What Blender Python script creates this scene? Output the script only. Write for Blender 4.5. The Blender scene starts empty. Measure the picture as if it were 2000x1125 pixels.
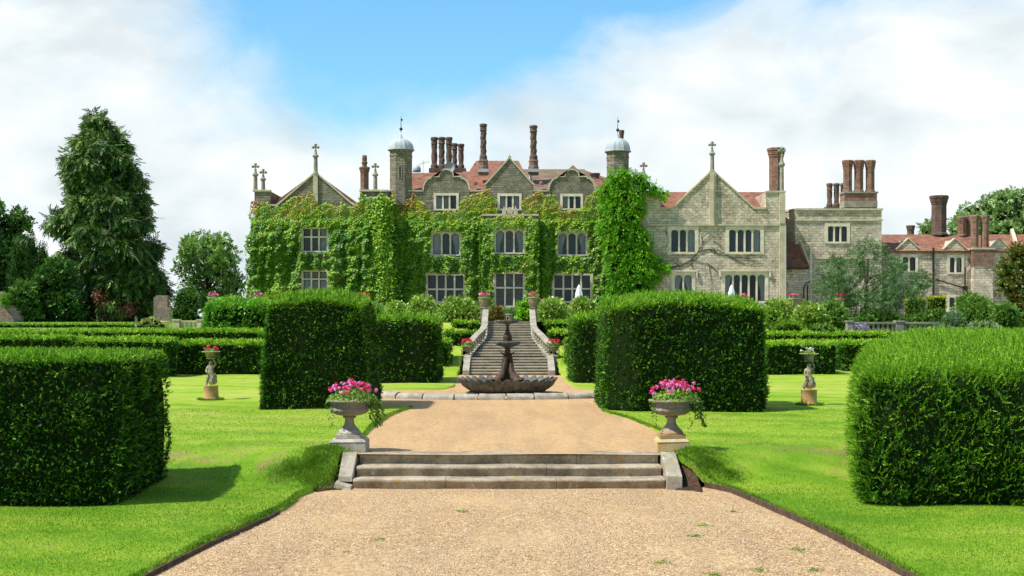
import bpy, bmesh, math, random
import numpy as np
from mathutils import Vector, Matrix, geometry
R = math.radians
PI = math.pi
rng = np.random.default_rng(7)
random.seed(7)
sc = bpy.context.scene
COL = sc.collection

# ------------------------------------------------------------------ camera
F, CX, HY, CH = 2500.0, 994.0, 620.0, 2.7      # focal in photo pixels, axis, horizon row, eye height
cd = bpy.data.cameras.new('camera')
cam = bpy.data.objects.new('camera', cd); COL.objects.link(cam)
cam.location = (0, 0, CH); cam.rotation_euler = (R(90), 0, 0)
cd.sensor_width = 36; cd.sensor_fit = 'HORIZONTAL'; cd.lens = 36*F/2000
cd.shift_x = (1000-CX)/2000; cd.shift_y = (HY-562.5)/2000
cd.clip_start = .1; cd.clip_end = 5000
sc.camera = cam

# ------------------------------------------------------------------ sun, sky, exposure
SUN_AZ, SUN_EL = R(22), R(57)                   # light comes from the left, a little from behind the camera
S = Vector((-math.cos(SUN_EL)*math.cos(SUN_AZ), -math.cos(SUN_EL)*math.sin(SUN_AZ), math.sin(SUN_EL)))
sl = bpy.data.lights.new('sun', 'SUN'); sl.energy = 5.0; sl.angle = R(.5); sl.color = (1, .955, .88)
so = bpy.data.objects.new('sun', sl); COL.objects.link(so)
so.rotation_euler = (-S).to_track_quat('-Z', 'Y').to_euler(); so.location = (-30, 0, 40)
sc.view_settings.view_transform = 'Standard'; sc.view_settings.look = 'None'
sc.view_settings.exposure = 0.3; sc.view_settings.gamma = 1

def nn(nt, typ, **kw):
    n = nt.nodes.new(typ)
    for k, v in kw.items():
        if k == 'ins':
            for a, b in v.items():
                if hasattr(b, 'is_output'): nt.links.new(b, n.inputs[a])
                else: n.inputs[a].default_value = b
        else: setattr(n, k, v)
    return n
def mth(nt, op, a, b=None, c=None, clamp=False):
    n = nt.nodes.new('ShaderNodeMath'); n.operation = op; n.use_clamp = clamp
    for i, v in enumerate((a, b, c)):
        if v is None: continue
        if hasattr(v, 'is_output'): nt.links.new(v, n.inputs[i])
        else: n.inputs[i].default_value = v
    return n.outputs[0]
def mixc(nt, f, a, b, mode='MIX'):
    n = nt.nodes.new('ShaderNodeMix'); n.data_type = 'RGBA'; n.blend_type = mode
    for i, v in ((0, f), (6, a), (7, b)):
        if hasattr(v, 'is_output'): nt.links.new(v, n.inputs[i])
        else: n.inputs[i].default_value = v if i == 0 else (*v, 1) if len(v) == 3 else v
    return n.outputs[2]
def ramp(nt, f, stops, interp='LINEAR'):
    n = nt.nodes.new('ShaderNodeValToRGB'); cr = n.color_ramp; cr.interpolation = interp
    while len(cr.elements) < len(stops): cr.elements.new(.5)
    for e, (p, c) in zip(cr.elements, stops):
        e.position = p; e.color = (c, c, c, 1) if isinstance(c, (int, float)) else (*c, 1)
    if hasattr(f, 'is_output'): nt.links.new(f, n.inputs[0])
    return n.outputs[0]
def noise(nt, vec, scale, detail=3, rough=.55, dist=0, dim='3D'):
    n = nn(nt, 'ShaderNodeTexNoise', ins={'Scale': scale, 'Detail': detail, 'Roughness': rough, 'Distortion': dist})
    if vec is not None: nt.links.new(vec, n.inputs['Vector'])
    return n.outputs['Fac']

w = bpy.data.worlds.new('World'); sc.world = w; w.use_nodes = True
nt = w.node_tree; nt.nodes.clear()
sky = nn(nt, 'ShaderNodeTexSky', sky_type='NISHITA', sun_disc=False, sun_elevation=SUN_EL,
         sun_rotation=math.atan2(S.x, S.y), air_density=1.3, dust_density=.4, ozone_density=3.5)
tc = nn(nt, 'ShaderNodeTexCoord').outputs['Generated']
sp = nn(nt, 'ShaderNodeSeparateXYZ', ins={0: tc})
az = mth(nt, 'ARCTAN2', sp.outputs[0], sp.outputs[1]); el = mth(nt, 'ARCSINE', sp.outputs[2])
mp = nn(nt, 'ShaderNodeMapping', ins={0: tc}); mp.inputs['Scale'].default_value = (1, 1, 1.7)
n1 = noise(nt, mp.outputs[0], 6.5, 10, .60, .5)
mp2 = nn(nt, 'ShaderNodeMapping', ins={0: tc}); mp2.inputs['Scale'].default_value = (1, 1, 2.0); mp2.inputs['Location'].default_value = (3.1, 1.7, .4)
n2 = noise(nt, mp2.outputs[0], 7.5, 8, .50, .2)
def gap(ca, ce, ra, re):        # a clear patch of sky round one compass direction
    a = mth(nt, 'DIVIDE', mth(nt, 'SUBTRACT', az, ca), ra); e = mth(nt, 'DIVIDE', mth(nt, 'SUBTRACT', el, ce), re)
    return mth(nt, 'POWER', 2.718, mth(nt, 'MULTIPLY', mth(nt, 'ADD', mth(nt, 'MULTIPLY', a, a), mth(nt, 'MULTIPLY', e, e)), -1))
g = mth(nt, 'ADD', mth(nt, 'MULTIPLY', gap(-.11, .245, .125, .085), 1.35), mth(nt, 'MULTIPLY', gap(.065, .262, .15, .055), 1.15))
g = mth(nt, 'ADD', g, mth(nt, 'MULTIPLY', gap(.315, .270, .09, .03), .75))
g = mth(nt, 'ADD', g, mth(nt, 'MULTIPLY', gap(-.05, .22, .06, .05), .3))
up = mth(nt, 'MULTIPLY', mth(nt, 'SUBTRACT', el, .33, clamp=False), 1.2, clamp=True)
back = mth(nt, 'MULTIPLY', mth(nt, 'SUBTRACT', mth(nt, 'ABSOLUTE', az), .9), .5, clamp=True)
cov = mth(nt, 'SUBTRACT', mth(nt, 'ADD', mth(nt, 'MULTIPLY', mth(nt, 'SUBTRACT', n1, .5), 1.9), .98), mth(nt, 'MULTIPLY', g, 1.08))
cov = mth(nt, 'SUBTRACT', cov, mth(nt, 'ADD', mth(nt, 'MULTIPLY', up, .9), mth(nt, 'MULTIPLY', back, .5)))
cf = ramp(nt, cov, [(.0, 0), (.22, .18), (.5, .62), (.9, 1)])
cloud = ramp(nt, n2, [(.36, (.65, .735, .77)), (.50, (.82, .885, .91)), (.64, (.98, .995, 1))])
blue = mixc(nt, 1.0, sky.outputs[0], (.098, .158, .180), 'MULTIPLY')
bgS = nn(nt, 'ShaderNodeBackground', ins={0: blue, 1: .85}); 
bgC = nn(nt, 'ShaderNodeBackground', ins={0: cloud, 1: mth(nt, 'SUBTRACT', .88, mth(nt, 'MULTIPLY', mth(nt, 'MULTIPLY', back, 2, clamp=True), .42))})
mx = nn(nt, 'ShaderNodeMixShader', ins={0: cf, 1: bgS.outputs[0], 2: bgC.outputs[0]})
nn(nt, 'ShaderNodeOutputWorld', ins={0: mx.outputs[0]})

# ------------------------------------------------------------------ helpers
def WX(px, d): return (px-CX)*d/F
def WZ(py, d): return CH-(py-HY)*d/F
def W(px, py, d): return Vector((WX(px, d), d, WZ(py, d)))

def new_mesh_obj(name, me, mat=None, parent=None):
    o = bpy.data.objects.new(name, me); COL.objects.link(o)
    if mat is not None:
        for m in (mat if isinstance(mat, (list, tuple)) else [mat]): me.materials.append(m)
    if parent is not None:
        o.parent = parent
        p = parent; loc = Vector((0, 0, 0))
        while p is not None: loc += p.location; p = p.parent
        if not parent.get('_local'): o.matrix_parent_inverse = Matrix.Translation(-loc) if parent.type == 'EMPTY' else Matrix.Identity(4)
    return o
def tag(o, label=None, cat=None, group=None, kind=None):
    if label: o['label'] = label
    if cat: o['category'] = cat
    if group: o['group'] = group
    if kind: o['kind'] = kind
    return o
def thing(name, label, cat, loc=(0, 0, 0), group=None, local=False):
    o = bpy.data.objects.new(name, None); COL.objects.link(o)
    o.location = loc; o.empty_display_size = .3
    if local: o['_local'] = 1
    return tag(o, label, cat, group)
def dup(root, loc, label=None, rz=0, sc_=None, skip=()):
    def rec(o, par):
        c = o.copy(); COL.objects.link(c); c.parent = par
        for ch in list(o.children):
            if ch not in skip: rec(ch, c)
        return c
    r = rec(root, None); r.location = loc; r.rotation_euler = (0, 0, rz)
    if sc_: r.scale = (sc_,)*3
    if label: r['label'] = label
    return r
def rebase(o):
    """put the origin of a one-mesh thing at its base"""
    me = o.data; n = len(me.vertices); co = np.empty(n*3, np.float32); me.vertices.foreach_get('co', co); co = co.reshape(-1, 3)
    c = np.array([(co[:, 0].min()+co[:, 0].max())/2, (co[:, 1].min()+co[:, 1].max())/2, co[:, 2].min()], np.float32)
    me.vertices.foreach_set('co', (co-c).ravel()); o.location = Vector(c.tolist()); return o

class MB:
    def __init__(s): s.v = []; s.f = []; s.m = []; s.cm = 0
    def add(s, vs, fs):
        b = len(s.v); s.v += [tuple(v) for v in vs]; s.f += [tuple(i+b for i in f) for f in fs]; s.m += [s.cm]*len(fs); return s
    def box(s, x0, x1, y0, y1, z0, z1):
        return s.add([(x0,y0,z0),(x1,y0,z0),(x1,y1,z0),(x0,y1,z0),(x0,y0,z1),(x1,y0,z1),(x1,y1,z1),(x0,y1,z1)],
                     [(3,2,1,0),(4,5,6,7),(0,1,5,4),(1,2,6,5),(2,3,7,6),(3,0,4,7)])
    def prism(s, pts, y0, y1):          # outline in x,z, pushed back in y
        n = len(pts); vs = [(p[0], y0, p[1]) for p in pts]+[(p[0], y1, p[1]) for p in pts]
        fs = [tuple(range(n)), tuple(range(2*n-1, n-1, -1))]+[(i, i+n, (i+1) % n+n, (i+1) % n) for i in range(n)]
        return s.add(vs, fs)
    def prismx(s, pts, x0, x1):         # outline in y,z pushed along x
        n = len(pts); vs = [(x0, p[0], p[1]) for p in pts]+[(x1, p[0], p[1]) for p in pts]
        fs = [tuple(range(n)), tuple(range(2*n-1, n-1, -1))]+[(i, i+n, (i+1) % n+n, (i+1) % n) for i in range(n)]
        return s.add(vs, fs)
    def slab(s, pts, th):               # thick sheet over any 3D polygon
        n = len(pts); nrm = geometry.normal([Vector(p) for p in pts[:4]]) if n > 3 else geometry.normal([Vector(p) for p in pts])
        if nrm.z < 0: nrm = -nrm
        q = [Vector(p)-nrm*th for p in pts]
        fs = [tuple(range(n)), tuple(range(2*n-1, n-1, -1))]+[(i, i+n, (i+1) % n+n, (i+1) % n) for i in range(n)]
        return s.add(list(pts)+q, fs)
    def lathe(s, prof, c=(0, 0, 0), n=24, wob=None, close=True):
        vs = []; fs = []
        for k, (r, z) in enumerate(prof):
            for i in range(n):
                a = 2*PI*i/n; rr, zz = (r, z) if wob is None else wob(r, z, a, k)
                vs.append((c[0]+rr*math.cos(a), c[1]+rr*math.sin(a), c[2]+zz))
        for k in range(len(prof)-1):
            for i in range(n):
                j = (i+1) % n; fs.append((k*n+i, k*n+j, (k+1)*n+j, (k+1)*n+i))
        if close:
            fs.append(tuple(range(n-1, -1, -1))); fs.append(tuple(range((len(prof)-1)*n, len(prof)*n)))
        return s.add(vs, fs)
    def tube(s, pts, rad, n=7):
        pts = [Vector(p) for p in pts]; vs = []; fs = []
        if not isinstance(rad, (list, tuple)): rad = [rad]*len(pts)
        for k, p in enumerate(pts):
            t = (pts[min(k+1, len(pts)-1)]-pts[max(k-1, 0)]).normalized()
            a = t.cross(Vector((0, 1, 0.01)) if abs(t.y) < .9 else Vector((1, 0, 0))).normalized(); b = t.cross(a)
            for i in range(n):
                q = p+(a*math.cos(2*PI*i/n)+b*math.sin(2*PI*i/n))*rad[k]; vs.append(tuple(q))
        for k in range(len(pts)-1):
            for i in range(n):
                j = (i+1) % n; fs.append((k*n+i, k*n+j, (k+1)*n+j, (k+1)*n+i))
        fs.append(tuple(range(n-1, -1, -1))); fs.append(tuple(range((len(pts)-1)*n, len(pts)*n)))
        return s.add(vs, fs)
    def build(s, name, mat, parent=None, smooth=False, bevel=0, rough=0, fix=True):
        me = bpy.data.meshes.new(name); me.from_pydata(s.v, [], s.f)
        bm = bmesh.new(); bm.from_mesh(me)
        if fix: bmesh.ops.recalc_face_normals(bm, faces=bm.faces)
        if bevel: bmesh.ops.bevel(bm, geom=[e for e in bm.edges if e.is_manifold and e.calc_face_angle(0) > .6], offset=bevel, segments=2, affect='EDGES', profile=.6)
        if rough:
            for v in bm.verts:
                p = v.co; v.co += Vector((math.sin(p.x*7+p.z*11), math.sin(p.y*9+p.x*5), math.sin(p.z*13+p.x*6+p.y*3)))*rough
        bm.to_mesh(me); bm.free()
        if len(s.m) and max(s.m) > 0 and not bevel: me.polygons.foreach_set('material_index', s.m)
        if smooth: me.polygons.foreach_set('use_smooth', [True]*len(me.polygons))
        return new_mesh_obj(name, me, mat, parent)

def smooth_angle(o, ang=35):
    me = o.data; bm = bmesh.new(); bm.from_mesh(me)
    for f in bm.faces: f.smooth = True
    for e in bm.edges:
        if len(e.link_faces) != 2 or e.calc_face_angle(0) > R(ang): e.smooth = False
    bm.to_mesh(me); bm.free(); return o

# ---- leaf geometry in numpy
def unit(a): return a/np.maximum(np.linalg.norm(a, axis=-1, keepdims=True), 1e-9)
_ph = rng.uniform(0, 6.28, (8, 4)); _fr = unit(rng.normal(size=(8, 3)))*rng.uniform(.7, 1.6, (8, 1))
def sn(P, scale, seed=0):
    """smooth noise -1..1"""
    Q = P*scale+seed*3.7; s = 0
    for i in range(6):
        s = s+np.sin(Q@_fr[i]*3.1+_ph[i, 0]+seed+1.3*np.sin(Q@_fr[(i+3) % 8]*2.3+_ph[i, 1]))
    return s/3.2
def quads_obj(name, Q, tint, mat, parent=None, extra=None):
    """one mesh of many small leaves, with its own leaf tint per face"""
    m = len(Q); V = Q.reshape(-1, 3).astype(np.float32); nv = len(V)
    idx = np.arange(nv, dtype=np.int32); starts = np.arange(0, nv, 4, dtype=np.int32); tot = np.full(m, 4, np.int32); tint = np.asarray(tint, np.float32)
    mi = np.zeros(m, np.int32)
    if extra is not None:       # (verts, tris) of the dark hull standing in for inner shade
        ev, ef = extra; V = np.vstack([V, ev.astype(np.float32)]); k = len(ef)
        starts = np.concatenate([starts, nv+np.arange(0, 3*k, 3, dtype=np.int32)]); tot = np.concatenate([tot, np.full(k, 3, np.int32)])
        idx = np.concatenate([idx, (ef.ravel()+nv).astype(np.int32)]); tint = np.concatenate([tint, np.zeros(k, np.float32)]); mi = np.concatenate([mi, np.ones(k, np.int32)])
    me = bpy.data.meshes.new(name); me.vertices.add(len(V)); me.vertices.foreach_set('co', V.ravel())
    me.loops.add(len(idx)); me.loops.foreach_set('vertex_index', idx)
    me.polygons.add(len(tot)); me.polygons.foreach_set('loop_start', starts); me.polygons.foreach_set('loop_total', tot)
    me.update(calc_edges=True)
    a = me.attributes.new('tint', 'FLOAT', 'FACE'); a.data.foreach_set('value', tint)
    o = new_mesh_obj(name, me, mat, parent)
    if extra is not None: me.polygons.foreach_set('material_index', mi)
    return o
def leaf_quads(P, D, N, ll, lw):
    """kite leaves: base P, axis D, facing N"""
    D = unit(D); Wd = unit(np.cross(D, N)); Nn = np.cross(Wd, D)
    ll = np.broadcast_to(np.asarray(ll, float).reshape(-1, 1), (len(P), 1)); lw = np.broadcast_to(np.asarray(lw, float).reshape(-1, 1), (len(P), 1))
    mid = P+D*ll*.45
    return np.stack([P, mid+Wd*lw*.5-Nn*ll*.06, P+D*ll, mid-Wd*lw*.5-Nn*ll*.06], 1)
def sprigs(P, D, L, n, ll, lw, tint, spread=.8, jit=.35):
    """small twigs: n leaves set along each twig on both sides"""
    D = unit(D); m = len(P); Sd = unit(np.cross(D, rng.normal(size=(m, 3)))); U = np.cross(D, Sd)
    L = np.broadcast_to(np.asarray(L, float).reshape(-1, 1), (m, 1)); Q = []; T = []
    for k in range(n):
        t = (k+.6)/n; s = 1 if k % 2 else -1
        dv = D*(.55+.5*t)+Sd*s*spread*(1.1-.6*t)+rng.normal(size=(m, 3))*jit*.5
        Q.append(leaf_quads(P+D*L*t*.85, dv, U+rng.normal(size=(m, 3))*jit, ll*(1.1-.35*t), lw))
        T.append(np.clip(tint+.10*t+rng.normal(size=m)*.07, 0, 1))
    return np.concatenate(Q), np.concatenate(T)
def rbox_points(n, b, rad, faces='flrtb'):
    """random points on a round-cornered block; returns points, normals"""
    x0, x1, y0, y1, z0, z1 = b; lx, ly, lz = x1-x0, y1-y0, z1-z0
    area = {'f': lx*lz, 'b': lx*lz, 'l': ly*lz, 'r': ly*lz, 't': lx*ly}; tot = sum(area[c] for c in faces); out = []
    for c in faces:
        k = int(n*tot*area[c]/tot) if False else int(n*area[c]); a, bb = rng.random(k), rng.random(k)
        if c in 'fb': p = np.c_[x0+a*lx, np.full(k, y0 if c == 'f' else y1), z0+bb*lz]
        elif c in 'lr': p = np.c_[np.full(k, x0 if c == 'l' else x1), y0+a*ly, z0+bb*lz]
        else: p = np.c_[x0+a*lx, y0+bb*ly, np.full(k, z1)]
        out.append(p)
    return round_off(np.vstack(out), b, rad)
def round_off(P, b, rad):
    x0, x1, y0, y1, z0, z1 = b; rx, ry, rz = rad
    lo = np.array([x0+rx, y0+ry, z0-9]); hi = np.array([x1-rx, y1-ry, z1-rz]); C = np.clip(P, lo, np.maximum(hi, lo))
    O = (P-C)/np.array([rx, ry, rz]); L = np.linalg.norm(O, axis=1, keepdims=True); O = O/np.maximum(L, 1e-6)
    Nn = unit(O/np.array([rx, ry, rz])); return C+O*np.array([rx, ry, rz]), Nn
def rbox_core(b, rad, shrink, seg=18):
    x0, x1, y0, y1, z0, z1 = b; bm = bmesh.new(); bmesh.ops.create_cube(bm, size=1); bmesh.ops.subdivide_edges(bm, edges=bm.edges, cuts=seg, use_grid_fill=True)
    bmesh.ops.triangulate(bm, faces=bm.faces); bm.verts.ensure_lookup_table()
    P = np.array([v.co[:] for v in bm.verts]); T = np.array([[v.index for v in f.verts] for f in bm.faces]); bm.free()
    P = np.c_[x0+(P[:, 0]+.5)*(x1-x0), y0+(P[:, 1]+.5)*(y1-y0), z0+(P[:, 2]+.5)*(z1-z0)]
    Q, Nn = round_off(P, b, rad); return Q-Nn*shrink, T
_ico = None
def ico():
    global _ico
    if _ico is None:
        bm = bmesh.new(); bmesh.ops.create_icosphere(bm, subdivisions=2, radius=1); bm.verts.ensure_lookup_table()
        _ico = (np.array([v.co[:] for v in bm.verts]), np.array([[v.index for v in f.verts] for f in bm.faces])); bm.free()
    return _ico
def inpoly(x, y, poly):
    r = np.zeros(len(x), bool); n = len(poly)
    for i in range(n):
        x1, y1 = poly[i]; x2, y2 = poly[(i+1) % n]
        c = ((y1 > y) != (y2 > y)) & (x < (x2-x1)*(y-y1)/((y2-y1) if y2 != y1 else 1e-9)+x1); r ^= c
    return r

# ------------------------------------------------------------------ materials
MATS = {}
def mat(name):
    m = bpy.data.materials.new(name); m.use_nodes = True; nt = m.node_tree
    for n in list(nt.nodes): nt.nodes.remove(n)
    MATS[name] = m; return m, nt
def finish(nt, col, rough=.8, bump=None, bstr=.5, bdist=.02, spec=.3, metal=0, trans=0):
    p = nn(nt, 'ShaderNodeBsdfPrincipled', ins={'Roughness': rough, 'Metallic': metal})
    p.inputs['Specular IOR Level'].default_value = spec
    if hasattr(col, 'is_output'): nt.links.new(col, p.inputs['Base Color'])
    else: p.inputs['Base Color'].default_value = (*col, 1)
    if bump is not None:
        b = nn(nt, 'ShaderNodeBump', ins={'Height': bump, 'Strength': bstr, 'Distance': bdist}); nt.links.new(b.outputs[0], p.inputs['Normal'])
    out = p.outputs[0]
    if trans:
        t = nn(nt, 'ShaderNodeBsdfTranslucent'); nt.links.new(col, t.inputs[0])
        out = nn(nt, 'ShaderNodeMixShader', ins={0: trans, 1: out, 2: t.outputs[0]}).outputs[0]
    nn(nt, 'ShaderNodeOutputMaterial', ins={0: out}); return p
def foliage(name, stops, rough=.5, trans=.25, spec=.35):
    m, nt = mat(name); a = nn(nt, 'ShaderNodeAttribute', attribute_name='tint')
    finish(nt, ramp(nt, a.outputs['Fac'], stops), rough, spec=spec, trans=trans); return m
def objco(nt): return nn(nt, 'ShaderNodeTexCoord').outputs['Object']
def wallco(nt, sx=1, sz=1, wob=.0, flat=False):
    """wall coordinates: run of the wall, height"""
    c = objco(nt)
    if wob:
        nz = nn(nt, 'ShaderNodeTexNoise', ins={'Vector': c, 'Scale': 3.0, 'Detail': 2.0})
        c = nn(nt, 'ShaderNodeVectorMath', operation='MULTIPLY_ADD', ins={0: nz.outputs['Color'], 1: (wob, wob, wob), 2: c}).outputs[0]
    s = nn(nt, 'ShaderNodeSeparateXYZ', ins={0: c})
    return nn(nt, 'ShaderNodeCombineXYZ', ins={0: mth(nt, 'MULTIPLY', mth(nt, 'ADD', s.outputs[0], s.outputs[1]), sx), 1: mth(nt, 'MULTIPLY', s.outputs[2], sz)}).outputs[0], c

def masonry(name, c1, c2, mortar, bw, rh, msz, patch, pcol, wob=.06, stain=(.5, .5, .5), bstr=.8, bd=.05):
    m, nt = mat(name); v, c = wallco(nt, wob=wob)
    br = nn(nt, 'ShaderNodeTexBrick', ins={'Vector': v, 'Color1': (*c1, 1), 'Color2': (*c2, 1), 'Mortar': (*mortar, 1), 'Scale': 1.0, 'Mortar Size': msz, 'Mortar Smooth': .4, 'Bias': -.1, 'Brick Width': bw, 'Row Height': rh})
    big = noise(nt, c, .7, 5, .6); fine = noise(nt, c, 9, 4, .7)
    col = mixc(nt, ramp(nt, big, [(.40, 0), (.62, patch)]), br.outputs[0], pcol)
    vo = nn(nt, 'ShaderNodeTexVoronoi', ins={'Vector': c, 'Scale': 4.2})
    col = mixc(nt, .55, col, ramp(nt, vo.outputs['Color'], [(0, .28), (1, 1)]), 'MULTIPLY')
    col = mixc(nt, ramp(nt, fine, [(.38, .55), (.6, 0)]), col, stain, 'MULTIPLY')
    mp_ = nn(nt, 'ShaderNodeMapping', ins={0: c}); mp_.inputs['Scale'].default_value = (1.6, 1.6, .16)
    col = mixc(nt, ramp(nt, noise(nt, mp_.outputs[0], 1.3, 5, .65), [(.52, 0), (.72, .6)]), col, (.55, .54, .52), 'MULTIPLY')
    finish(nt, col, .92, mth(nt, 'ADD', mth(nt, 'MULTIPLY', br.outputs['Fac'], -.8), fine), bstr, bd, .2); return m
masonry('ragstone', (.95, .78, .55), (.50, .41, .30), (.46, .38, .28), .38, .165, .018, .7, (.98, .85, .66))
masonry('ragstone_dark', (.44, .38, .27), (.23, .20, .14), (.25, .22, .16), .34, .15, .014, .6, (.30, .29, .21))
masonry('brick', (.40, .19, .12), (.20, .11, .085), (.46, .37, .29), .22, .08, .018, .5, (.36, .15, .09), wob=.02)
masonry('brick_dark', (.24, .13, .09), (.11, .08, .065), (.30, .25, .20), .2, .08, .016, .5, (.20, .13, .09), wob=.02)
masonry('old_brick', (.60, .34, .26), (.36, .23, .18), (.60, .50, .42), .26, .09, .014, .8, (.45, .33, .27), wob=.08)

def stone(name, base, dark, lichen=None, lich=.0, scale=1., spots=.4, rough=.9):
    m, nt = mat(name); c = objco(nt)
    a = noise(nt, c, 2.2*scale, 6, .65); b = noise(nt, c, 14*scale, 5, .7); f = noise(nt, c, 60*scale, 3, .7)
    col = mixc(nt, ramp(nt, a, [(.38, 0), (.62, 1)]), base, dark)
    col = mixc(nt, ramp(nt, b, [(.30, spots), (.50, 0)]), col, tuple(x*.35 for x in dark))
    col = mixc(nt, ramp(nt, f, [(.35, .35), (.6, 0)]), col, tuple(x*.5 for x in dark))
    if lichen:
        l = noise(nt, c, 3.5*scale, 6, .7, .5); col = mixc(nt, ramp(nt, l, [(.60-lich*.25, 0), (.66-lich*.2, .85)]), col, lichen)
        l2 = noise(nt, c, 9*scale, 4, .6, .2); col = mixc(nt, ramp(nt, l2, [(.66, 0), (.70, .7)]), col, (.62, .60, .54))
    finish(nt, col, rough, mth(nt, 'ADD', b, mth(nt, 'MULTIPLY', f, .5)), .6, .02, .2); return m
stone('dressed', (.70, .61, .43), (.50, .43, .30))
stone('frame_stone', (.88, .79, .60), (.66, .57, .42), None, 0, 1, .2)
stone('dressed_grey', (.40, .38, .30), (.24, .225, .17), (.36, .26, .08), .05)
stone('step_stone', (.50, .42, .30), (.27, .215, .145), (.45, .27, .07), -.02, 1, .6)
stone('cheek_stone', (.47, .42, .32), (.30, .26, .19), (.42, .28, .09), .0)
stone('urn_stone', (.40, .355, .28), (.27, .235, .18), (.45, .34, .18), -.05, 2)
stone('block_pale', (.62, .58, .49), (.36, .33, .26), (.50, .29, .08), .12, 2.5)
stone('block_ochre', (.62, .52, .30), (.50, .42, .26), (.56, .35, .06), .5, 2.5)
stone('foot_ochre', (.42, .26, .11), (.36, .30, .22), (.50, .24, .06), .35, 2)
stone('statue', (.54, .51, .41), (.20, .20, .15), (.56, .33, .06), .3, 5)
stone('drum', (.60, .52, .42), (.40, .32, .22), (.56, .28, .05), .75, 3)
stone('bowl', (.185, .195, .18), (.07, .075, .068), (.42, .40, .34), .0, 3)
stone('kerbstone', (.50, .46, .37), (.30, .27, .20), (.25, .20, .12), .0, 2)
stone('bronze', (.13, .075, .035), (.04, .028, .018), (.20, .13, .03), .0, 5, .4, .35)
stone('stair', (.46, .40, .29), (.28, .24, .17), None)
stone('stair_wall', (.46, .42, .32), (.30, .27, .20), None)
stone('lead', (.52, .56, .57), (.40, .44, .46), None, 0, 1, .15, .5)
stone('paving', (.40, .36, .29), (.30, .27, .21))
stone('bark', (.10, .075, .055), (.05, .04, .03), None, 0, 2)
stone('soil', (.12, .065, .035), (.05, .028, .018), None, 0, 4)
stone('timber', (.15, .10, .065), (.075, .05, .035), None, 0, 4)
stone('iron', (.03, .03, .035), (.02, .02, .022), None, 0, 4, 0, .5)
stone('pale_wood', (.32, .27, .2), (.2, .17, .12), None, 0, 4)
m, nt = mat('tile')
v, c = wallco(nt, wob=.03)
br = nn(nt, 'ShaderNodeTexBrick', ins={'Vector': v, 'Color1': (.52, .19, .10, 1), 'Color2': (.30, .115, .075, 1), 'Mortar': (.10, .045, .035, 1), 'Scale': 1.0, 'Mortar Size': .012, 'Mortar Smooth': .6, 'Brick Width': .19, 'Row Height': .085})
col = mixc(nt, ramp(nt, noise(nt, c, 1.9, 6, .7), [(.42, 0), (.60, .8)]), br.outputs[0], (.20, .13, .09))
col = mixc(nt, ramp(nt, noise(nt, c, 4.5, 5, .7), [(.56, 0), (.68, .6)]), col, (.62, .34, .20))
vo = nn(nt, 'ShaderNodeTexVoronoi', ins={'Vector': c, 'Scale': 3.2})
col = mixc(nt, .65, col, ramp(nt, vo.outputs['Color'], [(0, .3), (1, 1)]), 'MULTIPLY')
finish(nt, col, .9, br.outputs['Fac'], -.7, .03, .2)
m, nt = mat('tile_brown')
v, c = wallco(nt, wob=.03)
br = nn(nt, 'ShaderNodeTexBrick', ins={'Vector': v, 'Color1': (.24, .14, .12, 1), 'Color2': (.16, .11, .09, 1), 'Mortar': (.07, .045, .035, 1), 'Scale': 1.0, 'Mortar Size': .012, 'Mortar Smooth': .6, 'Brick Width': .19, 'Row Height': .085})
col = mixc(nt, ramp(nt, noise(nt, c, 1.2, 5, .65), [(.42, 0), (.6, .7)]), br.outputs[0], (.22, .19, .09))
finish(nt, col, .9, br.outputs['Fac'], -.7, .03, .2)

m, nt = mat('leaded_glass')                       # clear glass with lead lattice
s = nn(nt, 'ShaderNodeSeparateXYZ', ins={0: objco(nt)})
def saw(e):
    f = mth(nt, 'FRACT', mth(nt, 'MULTIPLY', e, 5.2)); return mth(nt, 'GREATER_THAN', mth(nt, 'ABSOLUTE', mth(nt, 'SUBTRACT', f, .5)), .44)
e1 = mth(nt, 'ADD', mth(nt, 'MULTIPLY', s.outputs[0], 1.35), s.outputs[2]); e2 = mth(nt, 'SUBTRACT', mth(nt, 'MULTIPLY', s.outputs[0], 1.35), s.outputs[2])
lead = mth(nt, 'MAXIMUM', saw(e1), saw(e2))
gl = nn(nt, 'ShaderNodeBsdfGlossy', ins={'Color': (.75, .85, .95, 1), 'Roughness': .12}); tr = nn(nt, 'ShaderNodeBsdfTransparent', ins={'Color': (.82, .86, .88, 1)})
gm = nn(nt, 'ShaderNodeMixShader', ins={0: .045, 1: tr.outputs[0], 2: gl.outputs[0]})
ld = nn(nt, 'ShaderNodeBsdfDiffuse', ins={'Color': (.20, .22, .22, 1)})
fm = nn(nt, 'ShaderNodeMixShader', ins={0: mth(nt, 'MULTIPLY', lead, .75), 1: gm.outputs[0], 2: ld.outputs[0]})
nn(nt, 'ShaderNodeOutputMaterial', ins={0: fm.outputs[0]})
def plain(name, c, rough=.6, metal=0, spec=.3):
    m, nt = mat(name); f = noise(nt, objco(nt), 20, 3, .6)
    finish(nt, mixc(nt, mth(nt, 'MULTIPLY', f, .5), c, tuple(x*.7 for x in c)), rough, metal=metal, spec=spec); return m
plain('room_dark', (.02, .022, .024)); plain('curtain', (.62, .62, .58), .9); plain('blind', (.42, .30, .22), .9)
plain('canvas', (.82, .83, .84), .8); plain('pipe_black', (.02, .02, .022), .4); plain('pipe_grey', (.42, .43, .40), .6)
plain('dish', (.33, .40, .42), .5); plain('water', (.02, .028, .022), .08, spec=.6); plain('lamp_glass', (.35, .38, .4), .2); plain('wicker', (.3, .26, .13), .9)

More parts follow.
